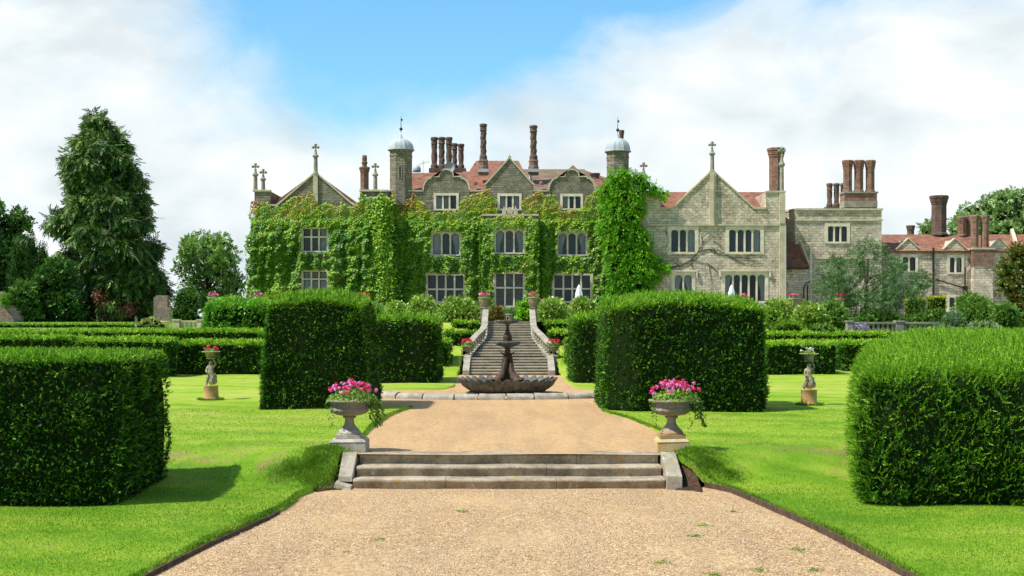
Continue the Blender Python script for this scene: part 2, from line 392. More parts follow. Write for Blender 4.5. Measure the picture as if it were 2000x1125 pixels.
foliage('yew', [(0, (.006, .026, .003)), (.35, (.018, .082, .004)), (.62, (.075, .22, .008)), (.85, (.20, .42, .016)), (1, (.34, .56, .035))], trans=.15, spec=.2)
foliage('yew_far', [(0, (.006, .028, .003)), (.4, (.024, .11, .004)), (.75, (.16, .38, .012)), (1, (.36, .56, .035))], trans=.15, spec=.2)
foliage('ivy', [(0, (.018, .075, .004)), (.33, (.09, .26, .006)), (.6, (.26, .48, .012)), (.78, (.42, .46, .025)), (.9, (.46, .27, .05)), (1, (.34, .10, .04))], trans=.2, rough=.45)
foliage('wisteria', [(0, (.05, .17, .006)), (.5, (.14, .42, .008)), (1, (.30, .60, .015))], trans=.3)
foliage('conifer', [(0, (.010, .03, .006)), (.4, (.035, .10, .012)), (.75, (.10, .21, .025)), (.97, (.22, .32, .06)), (1, (.24, .34, .07))], trans=.12)
foliage('rusty', [(0, (.10, .03, .015)), (1, (.34, .14, .06))], trans=.1)
foliage('broadleaf', [(0, (.016, .055, .008)), (.5, (.075, .20, .018)), (1, (.24, .42, .06))], trans=.25)
foliage('greygreen', [(0, (.03, .075, .02)), (.5, (.08, .19, .045)), (1, (.22, .34, .12))], trans=.25)
foliage('palegreen', [(0, (.10, .20, .04)), (.5, (.22, .36, .09)), (1, (.42, .56, .22))], trans=.3)
foliage('glossy', [(0, (.025, .10, .006)), (.40, (.11, .30, .010)), (.75, (.30, .48, .03)), (1, (.60, .62, .20))], rough=.32, trans=.15, spec=.6)
foliage('laurel', [(0, (.03, .13, .006)), (.4, (.09, .31, .010)), (.8, (.22, .50, .03)), (1, (.40, .62, .10))], rough=.35, trans=.2, spec=.5)
foliage('golden', [(0, (.10, .22, .006)), (.6, (.26, .42, .01)), (1, (.62, .62, .02))], trans=.2)
foliage('acer', [(0, (.03, .09, .01)), (.5, (.11, .17, .015)), (1, (.30, .13, .03))], trans=.25)
foliage('potleaf', [(0, (.08, .22, .015)), (1, (.32, .48, .06))], trans=.3)
foliage('trail', [(0, (.04, .12, .012)), (1, (.24, .36, .06))], trans=.2)
foliage('petals_pink', [(0, (.72, .01, .03)), (.35, (.85, .02, .14)), (.6, (.86, .05, .32)), (.8, (.82, .20, .58)), (1, (.92, .50, .72))], trans=.25, rough=.6)
foliage('petals_red', [(0, (.62, .008, .012)), (.6, (.80, .02, .04)), (1, (.85, .08, .25))], trans=.2, rough=.6)
foliage('petals_white', [(0, (.75, .70, .72)), (1, (.9, .88, .9))], trans=.2, rough=.6)
foliage('petals_lilac', [(0, (.35, .18, .55)), (1, (.6, .4, .75))], trans=.2, rough=.6)
foliage('petals_yellow', [(0, (.75, .5, .05)), (1, (.9, .75, .2))], trans=.2, rough=.6)
foliage('blade', [(0, (.065, .18, .006)), (.5, (.17, .34, .014)), (.8, (.32, .43, .045)), (1, (.44, .35, .15))], trans=.25)
m, nt = mat('shade_core'); finish(nt, (.012, .022, .006), 1, spec=0)  # near-black solid hull colour, painted shade for the depth of the foliage

# lawn and gravel
m, nt = mat('lawn'); c = nn(nt, 'ShaderNodeNewGeometry').outputs['Position']
s = nn(nt, 'ShaderNodeSeparateXYZ', ins={0: c})
big = noise(nt, c, .22, 5, .6, .3); mid = noise(nt, c, 1.6, 6, .65, .2); fine = noise(nt, c, 22, 5, .75); vf = noise(nt, c, 90, 3, .7)
st = mth(nt, 'SINE', mth(nt, 'ADD', mth(nt, 'MULTIPLY', mth(nt, 'ADD', s.outputs[1], mth(nt, 'MULTIPLY', s.outputs[0], .22)), 3.6), mth(nt, 'MULTIPLY', mid, 6)))
k = mth(nt, 'ADD', mth(nt, 'MULTIPLY', mth(nt, 'SUBTRACT', mth(nt, 'MULTIPLY', s.outputs[1], .1), 2.0, clamp=True), .10), -.045)
k = mth(nt, 'ADD', k, mth(nt, 'ADD', mth(nt, 'ADD', mth(nt, 'MULTIPLY', big, .5), mth(nt, 'MULTIPLY', mid, .3)), mth(nt, 'ADD', mth(nt, 'MULTIPLY', st, .035), mth(nt, 'MULTIPLY', fine, .25))))
col = ramp(nt, k, [(.34, (.085, .22, .008)), (.46, (.18, .35, .014)), (.55, (.30, .44, .03)), (.66, (.42, .48, .08))])
dry = noise(nt, c, .8, 5, .6, .6); dband = mth(nt, 'MULTIPLY', mth(nt, 'SUBTRACT', 1, mth(nt, 'DIVIDE', mth(nt, 'ABSOLUTE', mth(nt, 'SUBTRACT', s.outputs[1], 21.6)), 2.2), clamp=True), .15)
df = ramp(nt, mth(nt, 'ADD', mth(nt, 'ADD', dry, dband), mth(nt, 'MULTIPLY', mth(nt, 'SUBTRACT', fine, .5), .5)), [(.63, 0), (.76, .85)])
col = mixc(nt, df, col, (.34, .25, .10))
finish(nt, col, .9, mth(nt, 'ADD', fine, vf), .7, .05, .15)
m, nt = mat('gravel'); c = nn(nt, 'ShaderNodeNewGeometry').outputs['Position']
vo = nn(nt, 'ShaderNodeTexVoronoi', ins={'Vector': c, 'Scale': 62.0, 'Randomness': 1.0}); vo2 = nn(nt, 'ShaderNodeTexVoronoi', ins={'Vector': c, 'Scale': 26.0})
s = nn(nt, 'ShaderNodeSeparateColor', ins={0: vo.outputs['Color']}); s2 = nn(nt, 'ShaderNodeSeparateColor', ins={0: vo2.outputs['Color']})
yy = nn(nt, 'ShaderNodeSeparateXYZ', ins={0: c}).outputs[1]
far = mth(nt, 'MULTIPLY', mth(nt, 'SUBTRACT', yy, 15), .12, clamp=True)
wide = noise(nt, c, .5, 5, .6, .3)
col = ramp(nt, mth(nt, 'ADD', mth(nt, 'MULTIPLY', s.outputs[0], .6), mth(nt, 'MULTIPLY', s2.outputs[1], .4)), [(0, (.12, .07, .035)), (.3, (.37, .225, .10)), (.6, (.58, .375, .17)), (.85, (.70, .51, .27)), (1, (.80, .67, .44))])
col = mixc(nt, ramp(nt, wide, [(.40, 0), (.62, .35)]), col, (.64, .46, .25))
col = mixc(nt, mth(nt, 'MULTIPLY', far, .35), col, (.66, .37, .15))
mp_ = nn(nt, 'ShaderNodeMapping', ins={0: c}); mp_.inputs['Scale'].default_value = (1.5, .22, 1)
col = mixc(nt, ramp(nt, noise(nt, mp_.outputs[0], 1.1, 6, .65, .3), [(.42, 0), (.68, .42)]), col, (.30, .20, .12))
col = mixc(nt, ramp(nt, noise(nt, c, 9, 4, .7), [(.5, 0), (.75, .35)]), col, (.72, .60, .44))
moss = noise(nt, c, 2.6, 5, .7, .4); xx = nn(nt, 'ShaderNodeSeparateXYZ', ins={0: c}).outputs[0]
col = mixc(nt, ramp(nt, moss, [(.68, 0), (.74, .5)]), col, (.16, .20, .05))
finish(nt, col, .85, vo.outputs['Distance'], .9, .02, .2)
m, nt = mat('rough_grass'); c = nn(nt, 'ShaderNodeNewGeometry').outputs['Position']
finish(nt, ramp(nt, noise(nt, c, .5, 6, .7), [(.35, (.04, .12, .01)), (.65, (.14, .26, .03))]), .95)
M = MATS
# ------------------------------------------------------------------ ground
UP = .47                      # level of the upper gravel
def sstep(t): t = np.clip(t, 0, 1); return t*t*(3-2*t)
def lawn_z(x, y):
    x = np.asarray(x, float); y = np.asarray(y, float); ax = np.abs(x); t = np.clip((ax-3)/3, 0, 1)
    yc = 20.4+t*1.2; wd = .45+t*1.7
    z = .06+.44*sstep((y-(yc-wd))/(2*wd))
    near = np.clip((y-48.8)/9.5, 0, 1)*2.0; out = sstep((y-56)/8)*1.35; k = np.clip((ax-5)/4, 0, 1)
    z = z+near*(1-k)+out*k
    bank = np.clip(1-np.abs(y-20.6)/.9, 0, 1)*np.clip((4.6-ax)/1.2, 0, 1); z = z+bank*(.022*np.sin(x*13+y*9)+.02*np.sin(y*21-x*7))
    return z+.012*np.sin(x*1.7+y*.9)+.01*np.sin(x*.6-y*1.3)
LE = [(9,-4.3),(11.5,-3.95),(13.37,-3.74),(15.3,-3.52),(17,-3.24),(18.3,-3.12),(19.3,-3.12),(20.0,-2.98),(20.5,-2.76),(21.0,-2.73),(21.6,-2.70),(22.6,-2.68),(24.2,-2.68),(26.5,-2.74),(28.6,-2.68),(30.4,-2.5),(31.4,-2.36),(31.9,-2.5),(32.5,-3.0),(33.3,-3.7),(34.4,-4.8),(36,-5.4),(38,-5.3),(38.9,-4.6),(39.25,-2.6),(39.5,-2.0),(41,-1.75),(45,-1.85),(48.9,-1.98),(50,-1.9),(77,-1.9)]
RE = [(9,4.8),(11.5,4.35),(13.37,4.12),(15,4.02),(16.07,3.92),(18.5,3.62),(20.0,3.38),(20.4,3.05),(20.75,2.76),(21.4,2.75),(22.8,2.9),(24.8,2.9),(26.5,2.78),(27.9,2.64),(29.2,2.36),(30.2,2.2),(32.5,2.4),(33.5,3.2),(35,4.8),(37,5.2),(38.4,4.6),(39.0,3.0),(39.6,2.45),(41,2.05),(45,1.95),(48.9,2.0),(50,1.95),(77,1.95)]
def edge_x(y, T):
    ys = np.array([t[0] for t in T]); xs = np.array([t[1] for t in T]); return np.interp(y, ys, xs)
def sheet(name, rows, mtl, kind='structure', parent=None):
    """rows of 3D points -> one sheet"""
    n = len(rows[0]); v = [tuple(p) for r in rows for p in r]
    f = [(i*n+j, i*n+j+1, (i+1)*n+j+1, (i+1)*n+j) for i in range(len(rows)-1) for j in range(n-1)]
    me = bpy.data.meshes.new(name); me.from_pydata(v, [], f); me.polygons.foreach_set('use_smooth', [True]*len(f))
    o = new_mesh_obj(name, me, mtl, parent)
    bm = bmesh.new(); bm.from_mesh(me); bmesh.ops.recalc_face_normals(bm, faces=bm.faces)
    if sum(f_.normal.z for f_ in bm.faces) < 0: bmesh.ops.reverse_faces(bm, faces=bm.faces)
    bm.to_mesh(me); bm.free()
    if kind: o['kind'] = kind
    return o
# far ground, reaches the horizon
ys = [-30, 0, 19.9, 23.5, 26, 48.5, 56, 64, 76, 78, 200, 600, 1500, 3000]; zs = [-.06, -.06, -.06, -.06, .36, .38, .38, 1.75, 1.8, 2.4, 2.3, 2.2, 2.2, 2.2]
sheet('ground', [[(x, y, z) for x in (-2500, -200, -60, -12, -4, 4, 12, 60, 200, 2500)] for y, z in zip(ys, zs)], M['rough_grass'])
# lawns left and right
ysl = np.concatenate([np.arange(9, 77, .16)])
for T, sgn in ((LE, -1), (RE, 1)):
    rows = []
    u = np.concatenate([[0, 0, .03, .08], np.linspace(.15, 6, 40), np.linspace(6.5, 24, 26), [34, 55]])
    for y in ysl:
        e = float(edge_x(y, T))+sgn*(.018*math.sin(y*7.3)+.012*math.sin(y*17.1+1))
        x = e+sgn*u; z = lawn_z(x, y); z[0] -= .12; z[1] -= .035; r = [(a, y, b) for a, b in zip(x, z)]; rows.append(r)
    sheet('lawn', rows, M['lawn'])
def grid(name, x0, x1, y0, y1, z, nx, ny, mtl, amp=.008):
    sheet(name, [[(x, y, z+amp*math.sin(x*2.1+y*1.3)*math.sin(y*.9-x)) for x in np.linspace(x0, x1, nx)] for y in np.linspace(y0, y1, ny)], mtl)
grid('gravel_path', -5.2, 5.6, 8, 20.35, 0, 30, 40, M['gravel'])
rows = []
for y in np.concatenate([np.linspace(20.83, 21.5, 4), np.linspace(22, 49.6, 60)]):
    xa, xb = (-2.46, 2.46) if y < 21.0 else (float(edge_x(y, LE))-.08, float(edge_x(y, RE))+.08)
    rows.append([(xa+(xb-xa)*u_, y, UP+.008*math.sin(y*1.3+u_*9)) for u_ in np.linspace(0, 1, 24)])
sheet('gravel_path', rows, M['gravel'])
sheet('terrace', [[(x, (91+y*.1 if x < -17 else max(y, 76.0)) if abs(x) > 6 else y, 2.515) for x in (-60, -17.2, -16.9, -6.1, -5.9, 5.9, 6.1, 20, 60)] for y in (58.2, 62, 70, 76.5, 80, 100)], M['paving'])

# grass blades on the nearer lawns and along their edges
def blades(n, ylo, yhi, xr, hlo, hhi, wd):
    y = ylo+(yhi-ylo)*rng.random(n); out = []
    side = np.where(rng.random(n) < .5, -1, 1); e = np.where(side < 0, edge_x(y, LE), edge_x(y, RE))
    x = e+side*(rng.random(n)**1.0)*xr; ok = np.abs(x) < y*.42+3; x = x[ok]; y = y[ok]
    P = np.c_[x, y, lawn_z(x, y)-.008]; D = np.c_[rng.normal(size=(len(x), 2))*.45, np.ones(len(x))]
    dry = np.clip(1-np.abs(y-21.7)/2.0, 0, 1)*np.clip(sn(P, 1.1, 5)+.25, 0, 1)+.7*np.clip(sn(P, .45, 9)-.55, 0, 1)
    t = np.clip(.42+.2*sn(P, .8, 2)+.1*rng.normal(size=len(x))+.8*dry, 0, 1)
    return leaf_quads(P, D, np.c_[rng.normal(size=(len(x), 2)), np.zeros(len(x))], rng.uniform(hlo, hhi, len(x)), wd), t
q = [blades(270000, 11.5, 20.5, 7.5, .016, .036, .007), blades(100000, 20.5, 31, 9.5, .016, .032, .010), blades(26000, 12.2, 31.5, .09, .035, .075, .009)]
# long tufts on the banks either side of the steps
for cx, cy, rr, n in ((-3.0, 21.0, .34, 5200), (-3.15, 20.55, .32, 5200), (-3.05, 20.15, .26, 3000), (-3.5, 20.5, .4, 3000), (3.1, 21.0, .34, 5200), (3.2, 20.6, .3, 4200), (3.5, 20.35, .26, 2200)) :
    a = rng.random(n)*2*PI; r = rr*np.abs(rng.normal(size=n))*.62; x = cx+r*np.cos(a); y = cy+r*np.sin(a)
    P = np.c_[x, y, lawn_z(x, y)-.01+.05*np.clip(1-(r/rr)**2, 0, 1)]; D = np.c_[rng.normal(size=(n, 2))*.7, np.ones(n)]; D[:, 1] -= .3
    q.append((leaf_quads(P, D, np.c_[rng.normal(size=(n, 2)), np.zeros(n)], rng.uniform(.035, .09, n), .007), np.clip(rng.normal(.42, .2, n), 0, 1)))
# grass left uncut round the statue feet
for cx, cy in ((-7.96, 34.15), (7.56, 32.15)):
    n = 420; a = rng.random(n)*2*PI; r = .23+.10*rng.random(n); x = cx+r*np.cos(a)*1.05; y = cy+r*np.sin(a)
    P = np.c_[x, y, lawn_z(x, y)]; q.append((leaf_quads(P, np.c_[rng.normal(size=(n, 2))*.6, np.ones(n)], rng.normal(size=(n, 3)), .08, .02), np.clip(rng.normal(.3, .1, n), 0, 1)))
o = quads_obj('grass', np.concatenate([a[0] for a in q]), np.concatenate([a[1] for a in q]), M['blade']); o['kind'] = 'stuff'; o['label'] = 'short mown grass blades and longer tufts at the lawn edges'; o['category'] = 'grass'
# weeds sprouting in the gravel
q = []
for px, py in ((1375,1028),(1355,1048),(1480,1115),(1395,1124),(740,1055),(1560,1075),(1290,1100),(1590,1115),(1430,1000),(905,1000)):
    d = CH*F/(py-HY); n = 60; x = WX(px, d)+rng.normal(size=n)*.05; y = d+rng.normal(size=n)*.05
    q.append(leaf_quads(np.c_[x, y, np.full(n, .005)], np.c_[rng.normal(size=(n, 2)), np.full(n, .5)], rng.normal(size=(n, 3)), .03, .012))
q = np.concatenate(q); o = quads_obj('weeds', q, rng.random(len(q))*.7, M['blade']); tag(o, 'small green weeds sprouting through the near gravel', 'weeds', kind='stuff')
# loose pebbles
def pebbles(n):
    y = 11.8+8.2*rng.random(n); x = rng.uniform(-4.2, 4.6, n); ok = (x > edge_x(y, LE)-.02) & (x < edge_x(y, RE)+.02); x = x[ok]; y = y[ok]; n = len(x)
    B = np.array([(1,0,0),(0,1,0),(-1,0,0),(0,-1,0),(0,0,1)], float); s = rng.uniform(.004, .010, (n, 1, 1)); a = rng.random(n)*6.3
    V = B[None]*s*np.array([1.2, 1, .8]); c, s_ = np.cos(a)[:, None], np.sin(a)[:, None]
    V = np.stack([V[:, :, 0]*c-V[:, :, 1]*s_, V[:, :, 0]*s_+V[:, :, 1]*c, V[:, :, 2]], 2)+np.c_[x, y, np.full(n, .004)][:, None]
    t = np.array([(0,1,4,4),(1,2,4,4),(2,3,4,4),(3,0,4,4)]); return V, t
m, nt = mat('pebble'); a = nn(nt, 'ShaderNodeAttribute', attribute_name='tint')
finish(nt, ramp(nt, a.outputs['Fac'], [(0, (.12, .075, .04)), (.35, (.34, .22, .12)), (.75, (.52, .38, .23)), (1, (.72, .62, .48))]), .8)
V, t = pebbles(60000); n = len(V)
F3 = np.array([(0,1,4),(1,2,4),(2,3,4),(3,0,4)]); idx = (np.arange(n)[:, None, None]*5+F3[None]).reshape(-1, 3)
me = bpy.data.meshes.new('loose_gravel'); me.vertices.add(n*5); me.vertices.foreach_set('co', V.astype(np.float32).ravel())
me.loops.add(idx.size); me.loops.foreach_set('vertex_index', idx.astype(np.int32).ravel()); me.polygons.add(len(idx))
me.polygons.foreach_set('loop_start', np.arange(0, idx.size, 3, dtype=np.int32)); me.polygons.foreach_set('loop_total', np.full(len(idx), 3, np.int32)); me.update(calc_edges=True)
at = me.attributes.new('tint', 'FLOAT', 'FACE'); at.data.foreach_set('value', np.repeat(rng.random(n), 4).astype(np.float32))
o = new_mesh_obj('loose_gravel', me, M['pebble']); tag(o, 'loose pale pebbles scattered over the near gravel', 'gravel', kind='stuff')

# edging: timber boards on the right, worn edging and soil on the left
def edging(T, sgn, y0, y1, name, label, mtl, h, th, step=.9):
    root = thing(name, label, 'edging', (float(edge_x(y0, T)), y0, 0)); y = y0
    while y < y1:
        yb = min(y+step-.012, y1); xa, xb = float(edge_x(y, T)), float(edge_x(yb, T)); o = -sgn*.034; hz = h+random.uniform(-.008, .008); m_ = MB()
        a, b = Vector((xa+o, y, 0)), Vector((xb+o, yb, 0)); nrm = Vector((sgn, 0, 0))*th
        v = [a, b, b+nrm, a+nrm]; m_.add([tuple(p-Vector((0, 0, .05))) for p in v]+[tuple(p+Vector((0, 0, hz+random.uniform(-.004, .004)))) for p in v], [(3,2,1,0),(4,5,6,7),(0,1,5,4),(1,2,6,5),(2,3,7,6),(3,0,4,7)])
        m_.build('board', mtl, root, bevel=.004); y += step
edging(RE, 1, 11.6, 20.3, 'lawn_edging', 'brown timber boards edging the right lawn beside the near gravel', M['timber'], .085, .03)
edging(LE, -1, 11.6, 17.6, 'lawn_edging', 'dark worn timber boards edging the left lawn beside the near gravel', M['timber'], .055, .03)
for sx, nm in ((-1, 'left'), (1, 'right')):      # bare soil where the bank has crumbled
    T = LE if sx < 0 else RE; rows = []
    for y in np.linspace(19.75, 20.95, 20):
        xo = sx*min(abs(float(edge_x(y, T))+sx*.08), 3.0); xi = sx*2.6 if y > 20.0 else sx*(2.75+.5*(20.0-y)/.6)
        rows.append([(xo+(xi-xo)*u_, y, max(.006+.05*math.sin(u_*3.1)*random.uniform(.3, 1), float(lawn_z(sx*3.2, y))*(1-u_)*.8 if y > 19.95 else 0)+.008*math.sin(y*31+u_*17)) for u_ in np.linspace(0, 1, 14)])
    sheet('bare_soil', rows, M['soil'])

# ------------------------------------------------------------------ front steps
root = thing('garden_steps', 'three wide worn stone steps crossing the gravel between two flower urns', 'steps', (0, 20.15, 0))
tops = [.155, .312, UP+.005]; noses = [20.15, 20.50, 20.85]
for k in range(3):
    y0, z1 = noses[k], tops[k]; z0 = -.05 if k == 0 else tops[k-1]-.03; r = .032
    prof = [(y0+.45, z0), (y0+.035, z0), (y0+.035, z1-.095), (y0+.02, z1-.07)]+[(y0+r-r*math.cos(a), z1-.035-r*math.cos(a+PI/2)*1.0) for a in np.linspace(-.9, PI/2, 7)]+[(y0+.45, z1)]
    hw = 2.46-.015*k; cuts = [-hw, -1.0+.3*k, .75-.35*k, hw] if k == 0 else [-hw, .1+.5*k, hw]
    mb = MB()
    for a, b in zip(cuts, cuts[1:]):
        n = max(2, int((b-a)/.18)); xs_ = np.linspace(a+.003, b-.003, n); base = len(mb.v)
        P_ = [[(x, p[0]+.006*math.sin(x*5+k*2)+random.uniform(-.003, .003), p[1]+.005*math.sin(x*3.1+k)+random.uniform(-.003, .003)) for p in prof] for x in xs_]
        m_ = len(prof); vs = [q_ for r_ in P_ for q_ in r_]; fs = [(i*m_+j, i*m_+(j+1) % m_, (i+1)*m_+(j+1) % m_, (i+1)*m_+j) for i in range(n-1) for j in range(m_)]
        fs += [tuple(range(m_)), tuple(range(n*m_-1, (n-1)*m_-1, -1))]; mb.add(vs, fs)
    smooth_angle(mb.build('step', M['step_stone'], root), 40)
for sx in (-1, 1):
    mb = MB(); x0, x1 = (-2.70, -2.475) if sx < 0 else (2.475, 2.72)
    yb = 20.22 if sx < 0 else 20.06; zb = .19 if sx < 0 else .21
    mb.prismx([(yb, -.03 if sx > 0 else .10), (20.95, -.03 if sx > 0 else .12), (20.95, .50), (20.84, .50), (yb+.02, zb)], x0, x1)
    o = mb.build('cheek_stone', M['cheek_stone'], root, bevel=.014, rough=.006)
    if sx < 0:
        o['label'] = 'sloping slab leaning out at the left end of the steps'
        mb = MB(); mb.add([(-2.76,20.02,-.02),(-2.47,19.98,-.02),(-2.46,20.4,-.02),(-2.74,20.42,-.02),(-2.73,20.05,.11),(-2.48,20.02,.045),(-2.47,20.38,.06),(-2.72,20.40,.13)], [(3,2,1,0),(4,5,6,7),(0,1,5,4),(1,2,6,5),(2,3,7,6),(3,0,4,7)])
        mb.build('broken_stone', M['cheek_stone'], root, bevel=.012, rough=.005)

# ------------------------------------------------------------------ pedestals, urns and their flowers
def pedestal(x, y, w_, z0, z1, name, label, mtl):
    root = thing(name, label, 'pedestal', (x, y, z0))
    a = MB(); h = w_/2
    a.box(x-h, x+h, y-h, y+h, z0, z1-.05); a.build('block', mtl, root, bevel=.018, rough=.007)
    a = MB(); s = .93
    a.add([(x-h-.01,y-h-.01,z1-.048),(x+h+.01,y-h-.01,z1-.048),(x+h+.01,y+h,z1-.048),(x-h-.01,y+h,z1-.048),
           (x-h*.86,y-h*.86,z1),(x+h*.86,y-h*.86,z1),(x+h*.86,y+h*.86,z1),(x-h*.86,y+h*.86,z1)], [(3,2,1,0),(4,5,6,7),(0,1,5,4),(1,2,6,5),(2,3,7,6),(3,0,4,7)])
    a.build('cap', mtl, root, bevel=.012, rough=.005)
PLX, PRX, PY = -2.66, 2.71, 21.35
pedestal(PLX, PY, .60, .05, .69, 'stone_pedestal', 'cracked pale stone pedestal under the urn left of the front steps', M['block_pale'])
pedestal(PRX, PY, .52, .05, .69, 'stone_pedestal', 'ochre lichen covered stone pedestal under the urn right of the front steps', M['block_ochre'])
UP_ = [(.10,.085),(.195,.085),(.20,.10),(.175,.125),(.165,.14),(.115,.19),(.083,.24),(.072,.29),(.078,.325),(.108,.34),(.113,.352),(.10,.37),(.15,.38),(.22,.395),(.285,.425),(.315,.46),(.318,.465),(.322,.48),(.318,.49),(.305,.50),(.305,.58),(.315,.595),(.36,.61),(.378,.617),(.382,.632),(.375,.638),(.33,.632),(.30,.60),(.05,.58)]
def urn_wob(r, z, a, k):
    if k in (19, 20): r += .006*math.cos(28*a)
    if 12 <= k <= 15: r += .008*math.cos(16*a)
    return r, z
def make_urn(label, foot, loc):
    root = thing('garden_urn', label, 'urn', (0, 0, 0), 'large stone garden urns beside the front steps', local=True)
    a = MB(); a.lathe(UP_[12:], n=64, wob=lambda r, z, t, k: urn_wob(r, z, t, k+12)); smooth_angle(a.build('bowl', M['urn_stone'], root), 50)
    a = MB(); a.lathe(UP_[4:13], n=40); smooth_angle(a.build('stem', M['urn_stone'], root), 50)
    a = MB(); a.box(-.21, .21, -.21, .21, 0, .07); a.lathe([(.20,.07),(.2,.095),(.165,.14),(.1,.141)], n=40); a.build('foot', foot, root, bevel=.006)
    # woven band of crossed straps round the bowl
    a = MB(); n = 26
    for i in range(n):
        for s in (-1, 1):
            t0 = 2*PI*i/n; pts = [((.309)*math.cos(t0+s*u_*.12), (.309)*math.sin(t0+s*u_*.12), .507+.068*(u_*.5+.5)) for u_ in (-1, 0, 1)]
            a.tube(pts, .006, 5)
    for z in (.502, .582):
        a.lathe([(.303, z-.006), (.314, z-.006), (.314, z+.006), (.303, z+.006)], n=48)
    a.build('woven_band', M['urn_stone'], root)
    root.location = loc; return root
make_urn('stone urn of pink geraniums on the cracked pale pedestal left of the front steps', M['block_pale'], (PLX, PY, .69))
make_urn('stone urn with rusty ochre foot on the lichen covered pedestal right of the front steps', M['foot_ochre'], (PRX, PY, .69))
def flowers(cx, cy, z, rx, ry, h, n_heads, petal, label, name='geranium', headr=.034, npet=26, leafn=500, leafs=.05, trails=(), cat='flowers', group=None, lw=.8, pl=.020):
    root = thing(name, label, cat, (cx, cy, z), group)
    # leaves: a mound
    a = rng.random(leafn)*2*PI; r = np.sqrt(rng.random(leafn)); P = np.c_[cx+rx*r*np.cos(a), cy+ry*r*np.sin(a), z+h*.62*np.sqrt(np.maximum(0, 1-r**2))*rng.uniform(.3, 1, leafn)]
    N_ = unit(np.c_[np.cos(a)*r, np.sin(a)*r, np.full(leafn, .7)]+rng.normal(size=(leafn, 3))*.45); D = unit(np.cross(N_, rng.normal(size=(leafn, 3))))
    quads_obj('leaves', leaf_quads(P, D, N_, leafs*rng.uniform(.7, 1.2, leafn), leafs*lw), rng.random(leafn), M['potleaf'], root)
    Q = []; T = []
    for i in range(n_heads):
        hs_ = rng.uniform(.6, 1.25); a_ = rng.random()*2*PI; r_ = math.sqrt(rng.random()); c = np.array([cx+rx*1.0*r_*math.cos(a_), cy+ry*.95*r_*math.sin(a_), z+h*(.42+.58*math.sqrt(max(0, 1-r_**2)))*rng.uniform(.72, 1.02)])
        N_ = unit(rng.normal(size=(npet, 3))+np.array([0, -.3, .5])); P = c+N_*headr*hs_*rng.uniform(.5, 1.05, (npet, 1))
        Q.append(leaf_quads(P, unit(np.cross(N_, rng.normal(size=(npet, 3)))), N_, pl*rng.uniform(.8, 1.3, npet), pl*1.1)); T.append(np.clip(rng.random()**.8+rng.normal(size=npet)*.10, 0, 1))
    quads_obj('blooms', np.concatenate(Q), np.concatenate(T), M[petal], root)
    for (tx, ty, ln, sway, n) in trails:
        Q = []; T = []
        for k in range(n):
            u_ = k/n; c = np.array([cx+tx+sway*u_+rng.normal()*.028*(1.2-u_*.6), cy+ty+rng.normal()*.028, z+.03-ln*u_])
            N_ = unit(rng.normal(size=(2, 3))+np.array([0, -.6, .2])); Q.append(leaf_quads(np.repeat(c[None], 2, 0), unit(np.c_[rng.normal(size=(2, 2))*.6, [-.8, -.8]]), N_, leafs*.7, leafs*.55)); T.append(rng.random(2))
        quads_obj('ivy_trail', np.concatenate(Q), np.concatenate(T), M['trail'], root)
    return root
flowers(PLX+.05, PY-.05, .69+.60, .43, .32, .36, 64, 'petals_pink', 'pink and crimson geraniums with trailing ivy in the urn left of the front steps',
        trails=[(.38,-.05,.44,.03,90),(.42,-.02,.42,.06,80),(.33,-.1,.30,.0,50),(.46,.02,.25,.06,30),(-.33,-.05,.46,-.03,16),(-.28,-.15,.30,-.01,14)], leafn=900)
flowers(PRX+.07, PY-.05, .69+.60, .42, .32, .38, 66, 'petals_pink', 'pale pink and magenta geraniums with trailing ivy in the urn right of the front steps',
        trails=[(.36,-.05,.42,.10,90),(.30,-.12,.30,.04,50),(.42,-.02,.44,.03,34),(.26,-.1,.48,-.04,16),(-.38,-.05,.28,.01,30),(-.34,-.08,.46,.0,18)], leafn=900)

# ------------------------------------------------------------------ skinned figures
def skin(name, V, E, rad, mtl, parent, sub=2):
    me = bpy.data.meshes.new(name); me.from_pydata([tuple(v) for v in V], E, []); o = new_mesh_obj(name, me, mtl, parent)
    sk = o.modifiers.new('skin', 'SKIN'); sk.use_smooth_shade = True
    for i, v in enumerate(me.skin_vertices[0].data):
        r = rad[i]; v.radius = (r, r) if not isinstance(r, tuple) else r; v.use_root = (i == 0)
    ss = o.modifiers.new('sub', 'SUBSURF'); ss.levels = sub; ss.render_levels = sub
    return o
def bake(o):
    """store the evaluated surface as plain mesh"""
    dg = bpy.context.evaluated_depsgraph_get(); me = bpy.data.meshes.new_from_object(o.evaluated_get(dg)); o.modifiers.clear(); o.data = me; return o

